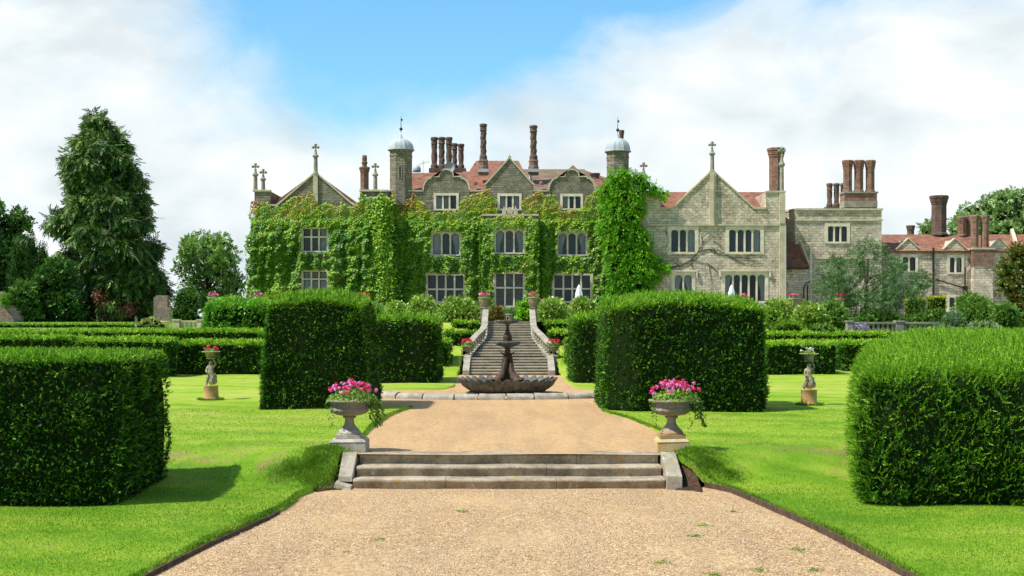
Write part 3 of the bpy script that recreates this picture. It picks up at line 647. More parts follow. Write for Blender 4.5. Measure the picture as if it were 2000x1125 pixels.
def cherub_statue(px, py, d, drum_r, mirror, label, petal, flab):
    x, y, z = WX(px, d), d, UP+.02
    root = thing('cherub_statue', label, 'statue', (x, y, z))
    a = MB(); a.lathe([(drum_r*1.2,0),(drum_r*1.2,.03),(drum_r*1.08,.06),(drum_r*1.0,.1),(drum_r*.97,.36),(drum_r*1.0,.37),(drum_r*1.0,.395),(drum_r*.9,.40)], (x, y, z), 24); smooth_angle(a.build('drum', M['drum'], root, rough=.006), 40)
    m_ = 1; b = z+.40
    def p(dx, dy, dz): return (x+dx*m_, y+dy, b+dz)
    V = [p(0,0,.30), p(-.01,.0,.40), p(-.02,0,.50), p(-.01,0,.545), p(.0,-.01,.61), p(.0,-.01,.66),          # pelvis spine neck head
         p(-.055,-.01,.27), p(-.085,-.03,.15), p(-.12,.01,.03), p(-.13,-.05,.012),                            # trailing leg
         p(.05,-.02,.26), p(.055,-.06,.15), p(.02,-.02,.03), p(.01,-.08,.012),
         p(-.085,0,.485), p(-.12,-.03,.39), p(-.08,-.09,.33),                                                 # lowered arm
         p(.07,0,.50), p(.13,-.02,.56), p(.085,-.01,.66), p(.05,-.02,.72)]                                    # raised arm carries the basin
    E = [(0,1),(1,2),(2,3),(3,4),(4,5),(0,6),(6,7),(7,8),(8,9),(0,10),(10,11),(11,12),(12,13),(2,14),(14,15),(15,16),(2,17),(17,18),(18,19),(19,20)]
    rad = [.075,.07,.075,.035,.062,.055,.055,.042,.028,.022,.055,.044,.028,.022,.036,.028,.02,.036,.028,.024,.02]
    bake(skin('figure', V, E, rad, M['statue'], root, 2))
    # drapery across the hips and a fish at the feet
    a = MB(); a.lathe([(.055,.02),(.095,.05),(.11,.14),(.10,.22),(.105,.29),(.07,.32)], (x+.03*m_, y+.03, b), 26, wob=lambda r, zz, t, k: (r*(1+.14*math.sin(5*t+zz*14)), zz)); a.build('drapery', M['statue'], root, smooth=True)
    V = [p(.10,-.03,.04), p(.14,0,.10), p(.12,0,.19), p(.15,0,.27), p(.11,.02,.33)] if not mirror else [p(.11,-.03,.04), p(.14,0,.12), p(.12,0,.2), p(.08,0,.24), p(-.12,-.02,.05)]
    bake(skin('fish', V[:4], [(0,1),(1,2),(2,3)], [.05,.045,.035,.02], M['statue'], root, 2))
    if mirror: bake(skin('fish', [p(-.12,-.04,.04), p(-.15,0,.11), p(-.10,-.02,.19), p(-.06,-.02,.26)], [(0,1),(1,2),(2,3)], [.045,.04,.03,.02], M['statue'], root, 2))
    a = MB(); zb = b+.70
    a.lathe([(.06,0),(.11,.0),(.13,.015),(.12,.03),(.075,.04),(.08,.05)], (x, y, zb), 28); a.build('basin_foot', M['statue'], root, smooth=True)
    a = MB(); a.lathe([(.09,.045),(.115,.05),(.12,.065),(.115,.085),(.13,.15),(.17,.17),(.235,.185),(.25,.20),(.235,.207),(.19,.195),(.06,.18)], (x, y, zb), 60, wob=lambda r, zz, t, k: (r*(1+.03*math.cos(24*t)) if 3 <= k <= 5 else r, zz)); smooth_angle(a.build('basin', M['statue'], root), 50)
    zz = zb+.19
    tr = [(.16,-.08,.30,.10,60),(.14,-.12,.14,.02,40),(.18,-.04,.18,.04,30)] if not mirror else [(.16,-.06,.30,.06,18)]
    flowers(x, y, zz, .19, .16, .16, 12 if not mirror else 10, petal, flab, headr=.03, npet=16, leafn=220, leafs=.045, trails=tr, pl=.024)
cherub_statue(412, 783, 34.2, .20, False, 'lichen spotted cherub statue carrying a basin, on the left lawn', 'petals_pink', 'pink geraniums in the basin on the left cherub statue')
cherub_statue(1580, 793, 32.2, .20, True, 'grey cherub statue with fish at its feet, on the right lawn', 'petals_white', 'white flowers in the basin on the right cherub statue')

# ------------------------------------------------------------------ fountain
FX, FY = -.04, 37.6
root = thing('fountain', 'dark tiered fountain with scalloped shell bowl and dolphins before the long staircase', 'fountain', (FX, FY, UP))
a = MB(); NL = 32
def shell(r, z, t, k):
    w_ = [0, .2, .5, .8, 1, 1.1, 1.1, .9, .5][k]; c = abs(math.cos(NL*t/2))*2-1; return r+.055*w_*c+.010*math.sin(z*75), z+.04*w_*c*(k >= 4)
prof = [(.98,.03),(1.10,.09),(1.21,.16),(1.30,.24),(1.37,.33),(1.43,.43),(1.40,.435),(1.30,.33),(1.10,.24)]
a.lathe(prof, (FX, FY, UP), NL*12, wob=shell, close=False); smooth_angle(a.build('shell_bowl', M['bowl'], root), 60)
a = MB(); a.lathe([(1.20,0),(1.22,.03),(1.12,.06),(.9,.085),(.5,.09)], (FX, FY, UP), 120, wob=lambda r, z, t, k: (r*(1+.012*math.cos(60*t)), z)); a.build('base', M['bowl'], root)
a = MB(); a.lathe([(1.22,.262),(.02,.263)], (FX, FY, UP), 60); a.build('water', M['water'], root)
a = MB(); b = UP
a.lathe([(.34,.2),(.30,.32),(.16,.40),(.11,.5),(.08,.7),(.07,.95),(.10,1.15),(.08,1.28),(.09,1.36),(.15,1.41),(.1,1.42)], (FX, FY, b), 28); a.build('pedestal', M['bronze'], root, smooth=True)
for k in range(4):
    t = R(-90)+R(40)*(k-1.5)*2.25; c, s = math.cos(t), math.sin(t)
    def q_(r, z, o=0): return (FX+r*c-o*s, FY+r*s+o*c, b+z)
    V = [q_(.36,.38), q_(.25,.50), q_(.15,.68), q_(.12,.86,.03), q_(.10,1.02,.04), q_(.10,1.16,.02), q_(.44,.33,0)]
    bake(skin('dolphin', V, [(0,1),(1,2),(2,3),(3,4),(4,5),(0,6)], [.145,.12,.095,.075,.055,.035,.06], M['bronze'], root, 2))
    m_ = MB(); m_.add([q_(.15,1.1), q_(.24,1.24,.08), q_(.16,1.18), q_(.24,1.24,-.08), q_(.13,1.12,.0)], [(0,1,2),(0,2,3),(4,2,1),(4,3,2)]); m_.build('tail', M['bronze'], root)
a = MB(); a.lathe([(.06,1.34),(.13,1.36),(.24,1.39),(.335,1.44),(.36,1.465),(.365,1.51),(.34,1.525),(.18,1.49),(.05,1.48)], (FX, FY, b), 48, wob=lambda r, z, t, k: (r*(1+.03*math.cos(16*t)), z)); smooth_angle(a.build('middle_basin', M['bowl'], root), 50)
a = MB(); a.lathe([(.07,1.48),(.13,1.50),(.12,1.54),(.135,1.60),(.14,1.66),(.12,1.73),(.08,1.78),(.065,1.80),(.08,1.83),(.05,1.86),(.045,1.95),(.05,2.04),(.08,2.07),(.05,2.09)], (FX, FY, b), 28); a.build('vase_stem', M['bronze'], root, smooth=True)
a = MB(); a.lathe([(.05,2.02),(.12,2.04),(.24,2.07),(.345,2.105),(.37,2.12),(.37,2.15),(.34,2.155),(.12,2.12),(.03,2.12)], (FX, FY, b), 48, wob=lambda r, z, t, k: (r*(1+.03*math.cos(14*t)), z)); smooth_angle(a.build('top_basin', M['bowl'], root), 50)
a = MB(); a.lathe([(.03,2.11),(.035,2.15),(.02,2.17),(.03,2.22),(.045,2.235),(.02,2.25)], (FX, FY, b), 16); a.build('spout', M['bronze'], root, smooth=True)
# low kerb of pale stones on the gravel in front of the fountain
root = thing('stone_kerb', 'low curved kerb of worn pale stones lying on the gravel before the fountain', 'kerb', (0, 34.6, UP))
def kerb_pt(u_): x = -3.62+6.5*u_; return x, 36.25-1.5*math.sqrt(max(0, 1-(abs((x+.37)/3.25))**2.6))*.95
us = [0,.09,.20,.33,.43,.545,.66,.80,.90,1.0]
for a_, b_ in zip(us, us[1:]):
    mb = MB(); n = 8; prof = [(-.16,-.05),(-.17,.06),(-.12,.12),(-.04,.155),(.08,.155),(.15,.11),(.17,-.05)]; vs = []; fs = []; m_ = len(prof); dz = random.uniform(-.012, .012)
    for i in range(n):
        u_ = a_+.003+(b_-a_-.006)*i/(n-1); x, y = kerb_pt(u_); x2, y2 = kerb_pt(min(u_+.01, 1)); x1, y1 = kerb_pt(max(u_-.01, 0)); t = Vector((x2-x1, y2-y1, 0)).normalized(); nr = Vector((-t.y, t.x, 0))
        for (o_, h_) in prof: q = Vector((x, y, UP))+nr*o_+Vector((0, 0, h_+dz+random.uniform(-.006, .006))); vs.append(tuple(q))
    fs = [(i*m_+j, i*m_+(j+1) % m_, (i+1)*m_+(j+1) % m_, (i+1)*m_+j) for i in range(n-1) for j in range(m_)]+[tuple(range(m_)), tuple(range(n*m_-1, (n-1)*m_-1, -1))]
    mb.add(vs, fs); smooth_angle(mb.build('kerb_stone', M['kerbstone'], root), 50)

# ------------------------------------------------------------------ long staircase up to the terrace
AX = .0
root = thing('garden_staircase', 'long pale stone staircase behind the fountain, flared at its foot with curved balustrades', 'staircase', (AX, 49.3, UP))
NS = 20; zt = 2.51; rise = (zt-UP)/NS
def half_w(y):
    if y < 51.4: return 1.52
    if y < 54.9: t = (y-51.6)/3.3; t = min(max(t, 0), 1); return 1.43-.5*(t**.8)
    return .925
yk = 49.35
for k in range(NS):
    td = .335 if k < 6 else .43
    if k == 6: yk += .25
    z1 = UP+rise*(k+1); hw = half_w(yk)
    prof = [(yk+td+.1, z1-rise-.02), (yk+.03, z1-rise-.02), (yk+.03, z1-.05), (yk, z1-.04), (yk, z1-.008), (yk+.01, z1), (yk+td+.1, z1)]
    m_ = MB(); m_.prismx(prof, AX-hw, AX+hw); m_.build('step', M['stair'], root, rough=.003); yk += td
for s in (-1, 1):
    a = MB(); a.prismx([(49.15, UP-.05), (51.6, UP-.05), (51.6, 1.20), (51.35, 1.20), (49.15, UP+.20)], *(sorted((s*1.525, s*1.78)))); a.build('cheek_wall', M['stair_wall'], root, bevel=.012)
    # curved low wall, balusters and coping of the upper flight
    path = [(1.66, 51.75), (1.52, 52.3), (1.40, 53.0), (1.24, 53.7), (1.10, 54.3), (1.05, 54.9), (1.05, 56), (1.05, 57.2), (1.05, 58.0)]
    def zs(y): return 1.08+(y-51.75)/(58.0-51.75)*1.43
    def strip(z_lo, z_hi, hwid, name, mtl, lift=lambda y: 0):
        v = []; f = []; n = len(path)
        for (px_, y) in path:
            for (o_, zz) in ((-hwid, z_lo), (hwid, z_lo), (hwid, z_hi), (-hwid, z_hi)): v.append((s*(px_+o_), y, zs(y)+zz+lift(y)))
        for i in range(n-1):
            for j in range(4): f.append((i*4+j, i*4+(j+1) % 4, (i+1)*4+(j+1) % 4, (i+1)*4+j))
        f += [(0, 1, 2, 3), tuple(range(n*4-1, n*4-5, -1))]; m_ = MB(); m_.add(v, f); return m_.build(name, mtl, root)
    strip(-.6, .08, .11, 'base_wall', M['stair_wall']); strip(.50, .58, .13, 'coping', M['stair_wall'])
    for i in range(15):
        u_ = (i+.5)/15*(len(path)-1); k = int(u_); f_ = u_-k; x = path[k][0]*(1-f_)+path[k+1][0]*f_; y = path[k][1]*(1-f_)+path[k+1][1]*f_
        a = MB(); a.lathe([(.05,0),(.05,.04),(.03,.06),(.065,.14),(.06,.2),(.03,.30),(.028,.34),(.05,.38),(.05,.43)], (s*x, y, zs(y)+.075), 12); a.build('baluster', M['stair_wall'], root, smooth=True)
    a = MB(); a.box(s*1.12-.16, s*1.12+.16, 57.9, 58.22, 1.9, 3.12); a.box(s*1.12-.19, s*1.12+.19, 57.87, 58.25, 3.12, 3.18); a.build('pillar', M['stair_wall'], root, bevel=.01)
# small urns of red geraniums at the landing, planters on the top pillars
for s, px, lab, lab2 in ((-1, 914, 'small stone urn on the block at the left foot of the upper stair flight', 'red geraniums in the small urn left of the fountain staircase'), (1, 1080, 'small stone urn on the block at the right foot of the upper stair flight', 'red geraniums in the small urn right of the fountain staircase')):
    d = 51.6; x = WX(px, d)+s*.02; zb = WZ(702, d)
    r_ = thing('stone_block', f'pale stone block carrying a small red flowered urn, {"left" if s < 0 else "right"} of the staircase landing', 'pedestal', (x, d, zb-.6))
    a = MB(); a.box(x-.17, x+.17, d-.17, d+.17, zb-.7, zb+.12); a.build('block', M['dressed'], r_, bevel=.015); a = MB(); a.box(x-.2, x+.2, d-.2, d+.2, zb+.122, zb+.17); a.build('cap', M['dressed'], r_, bevel=.01)
    r_ = thing('small_urn', lab, 'urn', (x, d, zb+.17), 'small urns by the staircase'); a = MB()
    a.lathe([(.12,0),(.12,.03),(.06,.07),(.045,.12),(.06,.14),(.15,.18),(.20,.25),(.20,.32),(.24,.34),(.24,.36),(.05,.35)], (x, d, zb+.17), 24); smooth_angle(a.build('bowl', M['urn_stone'], r_), 50)
    flowers(x, d, zb+.51, .27, .2, .34, 26, 'petals_red', lab2, headr=.04, npet=14, leafn=260, leafs=.07, pl=.036, trails=[(s*.2, -.1, .45, 0, 30), (-s*.2, -.12, .3, 0, 18)])
for s, px in ((-1, 951), (1, 1038)):
    d = 58.05; x = s*1.12; sd = 'left' if s < 0 else 'right'
    r_ = thing('basket_planter', f'mossy basket planter on the {sd} pillar at the head of the staircase', 'planter', (x, d, 3.18), 'basket planters on the stair pillars')
    a = MB(); a.lathe([(.15,0),(.2,.05),(.24,.2),(.26,.36),(.29,.40),(.27,.43),(.1,.41)], (x, d, 3.18), 24, wob=lambda r, z, t, k: (r*(1+.03*math.cos(20*t+z*30)), z)); a.build('bowl', M['wicker'], r_)
    flowers(x+s*.0, d, 3.57, .26, .2, .30, 16, 'petals_pink', f'pink and red geraniums on the {sd} pillar at the head of the staircase', headr=.05, npet=12, leafn=120, leafs=.07, pl=.04, trails=[(.2, -.15, .3, 0, 20), (-.2, -.15, .25, 0, 12)])
# ------------------------------------------------------------------ house builders (coordinates read in photo pixels at a distance d)
def facade(name, outline, d, holes, depth, parent, mtl, top_only=False):
    o3 = [Vector((p[0], p[1], 0)) for p in outline]; loops = [o3]
    for (x0, y0, x1, y1) in holes: loops.append([Vector((x0, y0, 0)), Vector((x1, y0, 0)), Vector((x1, y1, 0)), Vector((x0, y1, 0))])
    tri = geometry.tessellate_polygon(loops); flat = [p for l in loops for p in l]
    v = [tuple(W(p.x, p.y, d)) for p in flat]; f = [tuple(t) for t in tri]; n = len(outline)
    b = len(v); v += [(q[0], q[1]+depth, q[2]) for q in v[:n]]; f += [(i, (i+1) % n, (i+1) % n+b, i+b) for i in range(n)]
    me = MB(); me.add(v, f); k = n
    for h in holes:                       # reveals
        b2 = len(me.v); me.add([me.v[k+i] for i in range(4)]+[(me.v[k+i][0], me.v[k+i][1]+.25, me.v[k+i][2]) for i in range(4)], [(i, (i+1) % 4, (i+1) % 4+4, i+4) for i in range(4)]); k += 4
    return me.build(name, mtl, parent, fix=False)
def coping(name, pts, d, parent, mtl, w_=.11, proud=.07, depth=.42):
    m_ = MB(); P = [(WX(x, d), WZ(y, d)) for x, y in pts]
    L = []
    for i, p in enumerate(P):
        a = P[max(i-1, 0)]; b = P[min(i+1, len(P)-1)]; t = Vector((b[0]-a[0], b[1]-a[1])).normalized(); L.append((p[0]-t.y*w_, p[1]+t.x*w_))
    m_.prism(P+L[::-1], d-proud, d+depth); return m_.build(name, mtl, parent)
def window(parent, d, x0, y0, x1, y1, lights, transom=None, arched=False, curt=None, lead=True, sur=5, hood=False, fmat='frame_stone', bars='dressed'):
    """stone surround, mullions, leaded panes and the dark room behind"""
    X0, X1, Z1, Z0 = WX(x0, d), WX(x1, d), WZ(y0, d), WZ(y1, d); s = sur*d/F; m_ = MB(); pr = .035
    m_.box(X0-s, X0, d-pr, d+.2, Z0-s*.6, Z1+s); m_.box(X1, X1+s, d-pr, d+.2, Z0-s*.6, Z1+s)
    m_.box(X0, X1, d-pr+.004, d+.2, Z1, Z1+s*.998); m_.box(X0, X1, d-pr-.03, d+.2, Z0-s*.6, Z0)
    if hood: m_.box(X0-s*1.6, X1+s*1.6, d-.14, d+.1, Z1+s, Z1+s+.09); [m_.box(a-.05, a+.05, d-.13, d+.1, Z1+s-.35, Z1+s-.002) for a in (X0-s*1.6+.05, X1+s*1.6-.05)]
    wl = (X1-X0)/lights; mw = .055
    for i in range(1, lights): m_.box(X0+wl*i-mw, X0+wl*i+mw, d+.01, d+.17, Z0, Z1)
    if transom: zt_ = WZ(transom, d); m_.box(X0, X1, d+.0, d+.175, zt_-.05, zt_+.05)
    if arched:
        for i in range(lights):
            a, b = X0+wl*i+(mw if i else 0), X0+wl*(i+1)-(mw if i < lights-1 else 0); c = (a+b)/2; r = (b-a)/2; h = r*.75
            for sx in (-1, 1):
                pts = [(c+sx*r, Z1)]+[(c+sx*r*math.cos(t), Z1-h+h*math.sin(t)) for t in np.linspace(0, PI/2, 6)]; m_.prism(pts, d+.025, d+.16)
    fr = m_.build('window', M[fmat], parent)
    q = MB(); yb = d+.9
    q.add([(X0-.3,yb,Z0-.3),(X1+.3,yb,Z0-.3),(X1+.3,yb,Z1+.3),(X0-.3,yb,Z1+.3),(X0-.3,d+.26,Z0-.3),(X1+.3,d+.26,Z0-.3),(X1+.3,d+.26,Z1+.3),(X0-.3,d+.26,Z1+.3)], [(0,1,2,3),(0,1,5,4),(1,2,6,5),(2,3,7,6),(3,0,4,7)])
    q.build('dark_room', M['room_dark'], fr, fix=False)
    p = MB(); p.add([(X0,d+.12,Z0),(X1,d+.12,Z0),(X1,d+.12,Z1),(X0,d+.12,Z1)], [(0,1,2,3)]); p.build('pane', M['leaded_glass'], fr, fix=False)
    b = MB()                                # iron casement frames
    rows = [(Z0, Z1)] if not transom else [(Z0, zt_-.05), (zt_+.05, Z1)]
    for i in range(lights):
        a_, b_ = X0+wl*i+(mw if i else 0), X0+wl*(i+1)-(mw if i < lights-1 else 0)
        for z0, z1 in rows:
            t = .022; b.box(a_, a_+t, d+.09, d+.118, z0, z1); b.box(b_-t, b_, d+.09, d+.118, z0, z1); b.box(a_+t, b_-t, d+.091, d+.117, z0, z0+t); b.box(a_+t, b_-t, d+.091, d+.117, z1-t, z1)
    b.build('casement', M['iron'], fr)
    if curt:
        for (u0, u1, kind) in curt:         # gathered curtains or blinds
            a_, b_ = X0+(X1-X0)*u0, X0+(X1-X0)*u1; n = 14; v = []; f = []; tie = kind == 'tied'
            for k in range(n+1):
                t = k/n; xt = a_+(b_-a_)*t; left = (u0+u1)/2 < .5; xb = (a_+(b_-a_)*t*.5) if left else (b_-(b_-a_)*(1-t)*.5)
                if not tie: xb = xt
                yy = d+.26+(.03*math.sin(k*2.1) if kind != 'blind' else 0)
                v += [(xt, yy, Z1), (xb, yy, Z0+(Z1-Z0)*.35 if tie else (Z0+Z1)/2), (xb, yy, Z0)]
            f = [(3*k+j, 3*k+3+j, 3*k+4+j, 3*k+1+j) for k in range(n) for j in (0, 1)]; c_ = MB(); c_.add(v, f); c_.build('blind' if kind == 'blind' else 'curtain', M['blind' if kind == 'blind' else 'curtain'], fr, fix=False)
    return fr
def chim(parent, x0, x1, yt, yb, d, style='octagon', cap=.5, mtl='brick_dark', base=None):
    cx, r = WX((x0+x1)/2, d), (x1-x0)/2*d/F; zt_, zb = WZ(yt, d), WZ(yb, d); h = zt_-zb; a = MB(); sm = False
    r0 = r*.74
    if style == 'spiral':
        n = 40; prof = [(r*1.0, 0), (r*1.0, .22), (r*.85, .28), (r0, .34)]; ks = int(max(12, (h-.95)/.045)); prof += [(r0, .34+(h-.86)*i/ks) for i in range(1, ks)]
        prof += [(r0, h-.52), (r*.9, h-.46), (r*.82, h-.40), (r*.84, h-.22), (r*1.0, h-.16), (r*1.0, h-.04), (r*.8, h), (r*.3, h-.01)]
        lo, hi = .36, h-.54
        def wob(rr, z, t, k): return (rr*(1+.13*max(-.6, math.cos(4*t+z*7.5))) if lo < z < hi else rr), z
        a.lathe(prof, (cx, d, zb), n, wob)
    elif style == 'diamond':
        n = 40; prof = [(r, 0), (r, .2), (r*.82, .3), (r0, .34)]; ks = int(max(12, (h-.95)/.04)); prof += [(r0, .34+(h-.86)*i/ks) for i in range(1, ks)]
        prof += [(r0, h-.5), (r*.95, h-.42), (r*.85, h-.36), (r*.85, h-.2), (r*1.0, h-.14), (r*1.0, h-.04), (r*.8, h), (r*.3, h-.01)]
        lo, hi = .36, h-.52
        def wob(rr, z, t, k): return (rr*(1+.16*max(-.2, math.cos(5*t)*math.cos(z*11))) if lo < z < hi else rr), z
        a.lathe(prof, (cx, d, zb), n, wob)
    else:
        cap = min(cap, .5); rr = r*.82; prof = [(r*.95, 0), (r*.95, .12), (rr*1.03, .15), (rr, .2), (rr, h-.62*cap/.5), (rr*1.08, h-.58*cap/.5), (rr*1.08, h-.48*cap/.5), (rr*1.16, h-.44*cap/.5), (rr*1.16, h-.36*cap/.5), (r*.99, h-.32*cap/.5), (r*1.0, h-.24*cap/.5), (r*1.06, h-.2*cap/.5), (r*1.08, h-.06), (r*.98, h-.01), (r*.7, h), (r*.3, h-.01)]
        a.lathe(prof, (cx, d, zb), 8)
    return a.build('chimney', M[mtl], parent)
def finial(parent, px, yt, yb, d, w_=8, name='finial', mtl='dressed_grey'):
    w_ *= 1.15; x = WX(px, d); r = w_/2*d/F; z0, z1 = WZ(yb, d), WZ(yt, d); h = z1-z0; a = MB()
    a.lathe([(r*1.1,0),(r*1.0,.1),(r*.8,.15),(r*.72,h*.55),(r*1.1,h*.58),(r*1.25,h*.60),(r*1.1,h*.63),(r*.7,h*.66),(r*.35,h*.78),(r*.55,h*.80),(r*.25,h*.82),(r*.22,h*.96),(r*.1,h)], (x, d, z0), 8)
    c = z0+h*.90; t = r*.34; L = r*1.25
    for s_ in (-1, 1):
        a.tube([(x, d, c), (x+s_*L*.6, d, c)], t, 6); a.lathe([(t*.4,-t*1.6),(t*1.6,-t*.8),(t*1.7,t*.7),(t*.4,t*1.6)], (x+s_*L*.75, d, c), 8)
    a.lathe([(t*.4,-t*1.6),(t*1.6,-t*.8),(t*1.7,t*.7),(t*.4,t*1.6)], (x, d, c+L*.7), 8)
    return a.build(name, M[mtl], parent)
def roofpl(parent, pts, mtl='tile', th=.12, name='roof'):
    a = MB(); a.slab([W(*p) for p in pts], th); return a.build(name, M[mtl], parent)
def turret(parent, x0, x1, ye, yb, d, ytop, yball, yspire, yslit):
    cx, r = WX((x0+x1)/2, d), (x1-x0)/2*d/F; ze = WZ(ye, d); zb = WZ(yb, d); a = MB(); rot = PI/8
    def octa(prof, c, nm, mtl, sm=False, n=8, wob=None):
        m_ = MB(); m_.lathe(prof, (0, 0, 0), n, wob)
        ca, sa = math.cos(rot), math.sin(rot); m_.v = [(c[0]+x*ca-y*sa, c[1]+x*sa+y*ca, c[2]+z) for x, y, z in m_.v]; return m_.build(nm, M[mtl], parent, smooth=sm)
    h = ze-zb; q = octa([(r,0),(r,h-.42),(r*1.04,h-.40),(r*1.04,h-.33),(r,h-.31),(r,h-.10),(r*1.1,h-.04),(r*1.12,h)], (cx, d, zb), 'turret', 'ragstone_dark')
    zt_ = WZ(ytop, d); H = zt_-ze; R_ = r*1.12
    m_ = MB(); prof = [(R_*1.05,0),(R_*1.05,.05)]+[(R_*(.99*math.cos(t)**.75 if t < 1.5 else .05), .05+(H-.22)*math.sin(t)) for t in np.linspace(0.02, 1.46, 9)]+[(R_*.12,H-.10),(R_*.07,H),(R_*.05,H+.1)]
    def rib(rr, z, t, k): return rr*(1-.035*abs(math.sin(4*(t-rot)))+.03*(abs(math.cos(8*(t-rot))) > .97)), z
    m_.lathe(prof, (cx, d, ze), 64, rib); smooth_angle(m_.build('dome', M['lead'], q), 40)
    m_ = MB(); zl = WZ(yball, d); rb = 3.2*d/F; m_.lathe([(rb*.25,-rb*2)]+[(rb*math.cos(t), rb*math.sin(t)) for t in np.linspace(-1.4, 1.4, 9)]+[(rb*.2, rb*1.2)], (cx, d, zl), 14)
    m_.tube([(cx, d, zl), (cx, d, WZ(yspire+8, d)), (cx, d, WZ(yspire, d))], [.022, .018, .008], 6); m_.box(cx-.02, cx+.10, d-.01, d+.01, WZ(yspire+10, d), WZ(yspire+6, d)); m_.build('finial', M['iron'], q)
    m_ = MB(); zs0, zs1 = WZ(yslit+22, d), WZ(yslit, d); yf = d-r*.924-.004; m_.box(cx-.11, cx-.05, yf-.03, yf+.1, zs0-.06, zs1+.06); m_.box(cx+.05, cx+.11, yf-.03, yf+.1, zs0-.06, zs1+.06); m_.box(cx-.05, cx+.05, yf-.03, yf+.1, zs1, zs1+.06); m_.build('slit_window', M['dressed_grey'], q)
    m_ = MB(); m_.box(cx-.05, cx+.05, yf-.006, yf+.1, zs0, zs1); m_.build('slit', M['room_dark'], q)
    return q
BY = 634                                   # photo row where the walls meet the ground, hidden by shrubs
DW, DC, DB = 80.0, 81.1, 80.35             # distance of wings, centre, porch bay
house = thing('manor_house', 'large ivy covered stone manor with domed turrets, gables and spiral brick chimneys', 'manor', (0, 80, 2.51))

# left wing
hl = [(593,447.5,638,490), (593,531,638,580)]
facade('left_wing_wall', [(497,BY),(497,373),(527,373),(527,401),(543,401),(616,337),(689,401),(703,401),(703,373),(757,373),(757,BY)], DW, hl, 7, house, M['ragstone_dark'])
coping('coping', [(494,374),(528,374)], DW, house, M['dressed']); coping('coping', [(527,402),(542,402),(616,338),(690,402),(703,402)], DW-.002, house, M['dressed']); coping('coping', [(702,374),(757,374)], DW, house, M['dressed'])
a = MB(); a.box(WX(612,DW), WX(621,DW), DW-.12, DW, WZ(430,DW), WZ(340,DW)); a.build('pilaster', M['dressed'], house)
window(house, DW, *hl[0], 3, 463, curt=[(.7,1,'open')]); window(house, DW, *hl[1], 3, 545, curt=[(0,.3,'open'),(.36,.64,'blind'),(.7,1,'open')])
for p in ((616.5,282,340,DW,9), (499,320,374,DW+.2,9), (514,332,378,DW+6,9), (733,320,374,DW+.2,9)): finial(house, *p)
roofpl(house, [(616,337,DW+.3),(616,337+0,DW+9),(527,401,DW+9),(527,403,DW+.3)]); roofpl(house, [(616,338,DW+.3),(616,337,DW+9),(705,401,DW+9),(705,403,DW+.3)])
q = chim(house, 702, 722, 326, 374, DW+1.5, 'octagon', .3, 'brick'); a = MB(); x = WX(712, DW+1.5); a.lathe([(.16,0),(.15,.2),(.2,.24),(.2,.3),(.15,.34),(.16,.6),(.13,.75),(.05,.74)], (x, DW+1.5, WZ(326.5, DW+1.5)), 14); a.build('chimney_pot', M['brick'], q)

# centre block: walls with two curved gables and a pointed one
def dutch(cx, w0=44, yb_=373, ys=346, yt=332):
    hw = w0; L = []
    for t in np.linspace(0, PI/2, 7): L.append((cx-hw+(hw-29)*(1-math.cos(t)), yb_-(yb_-ys-3)*math.sin(t)))
    L.append((cx-28, ys)); L.append((cx-13, ys)); L.append((cx-13, ys-1.5))
    for t in np.linspace(PI, 0, 11)[0:]: L.append((cx+13*math.cos(t), ys-1.5-(ys-1.5-yt)*math.sin(t)))
    L += [(2*cx-x, y) for x, y in L[:9]][::-1]; return L
gl_, gr_ = dutch(871.5), dutch(1117)
up = [(852,382,891,408), (1099,383.6,1134,407)]; mid = [(845.6,456,896.5,497), (1091,456,1143.6,497)]; low = [(836,538,905,588), (1083,538,1152.5,588)]
facade('centre_wall', [(757,BY),(757,373)]+gl_+[(949,373),(949,360),(995,309),(1040,360),(1040,373)]+gr_+[(1235,373),(1235,BY)], DC, up+mid+low+[(976.5,383,1014,408)], 5, house, M['ragstone_dark'])
coping('coping', gl_, DC, house, M['dressed'], .10); coping('coping', gr_, DC, house, M['dressed'], .10); coping('coping', [(946,361),(950,360),(995,309.5),(1039,360),(1043,361)], DC, house, M['dressed'])
coping('coping', [(757,374),(828,374)], DC, house, M['dressed'], .08); coping('coping', [(915,374),(949,374)], DC, house, M['dressed'], .08); coping('coping', [(1040,374),(1073,374)], DC, house, M['dressed'], .08); coping('coping', [(1161,374),(1235,374)], DC, house, M['dressed'], .08)
window(house, DC, *up[0], 3, curt=[(0,.3,'open'),(.37,.63,'blind')]); window(house, DC, *up[1], 3, curt=[(0,.32,'open')]); window(house, DC, 976.5, 383, 1014, 408, 3, curt=[(0,.32,'open'),(.68,1,'open')])
window(house, DC, *mid[0], 3, None, True, curt=[(0,.32,'open'),(.68,1,'tied')]); window(house, DC, *mid[1], 3, None, True, curt=[(.0,.3,'tied'),(.7,1,'tied')])
window(house, DC, *low[0], 4, 565, sur=6); window(house, DC, *low[1], 4, 564, sur=6)
a = MB(); x = WX(995, DC); a.lathe([(.03,0),(.03,.06)]+[(.10*math.cos(t), .15+.10*math.sin(t)) for t in np.linspace(-1.2, 1.4, 7)]+[(.01,.34)], (x, DC+.1, WZ(311, DC)), 12); a.build('ball_finial', M['dressed_grey'], house)
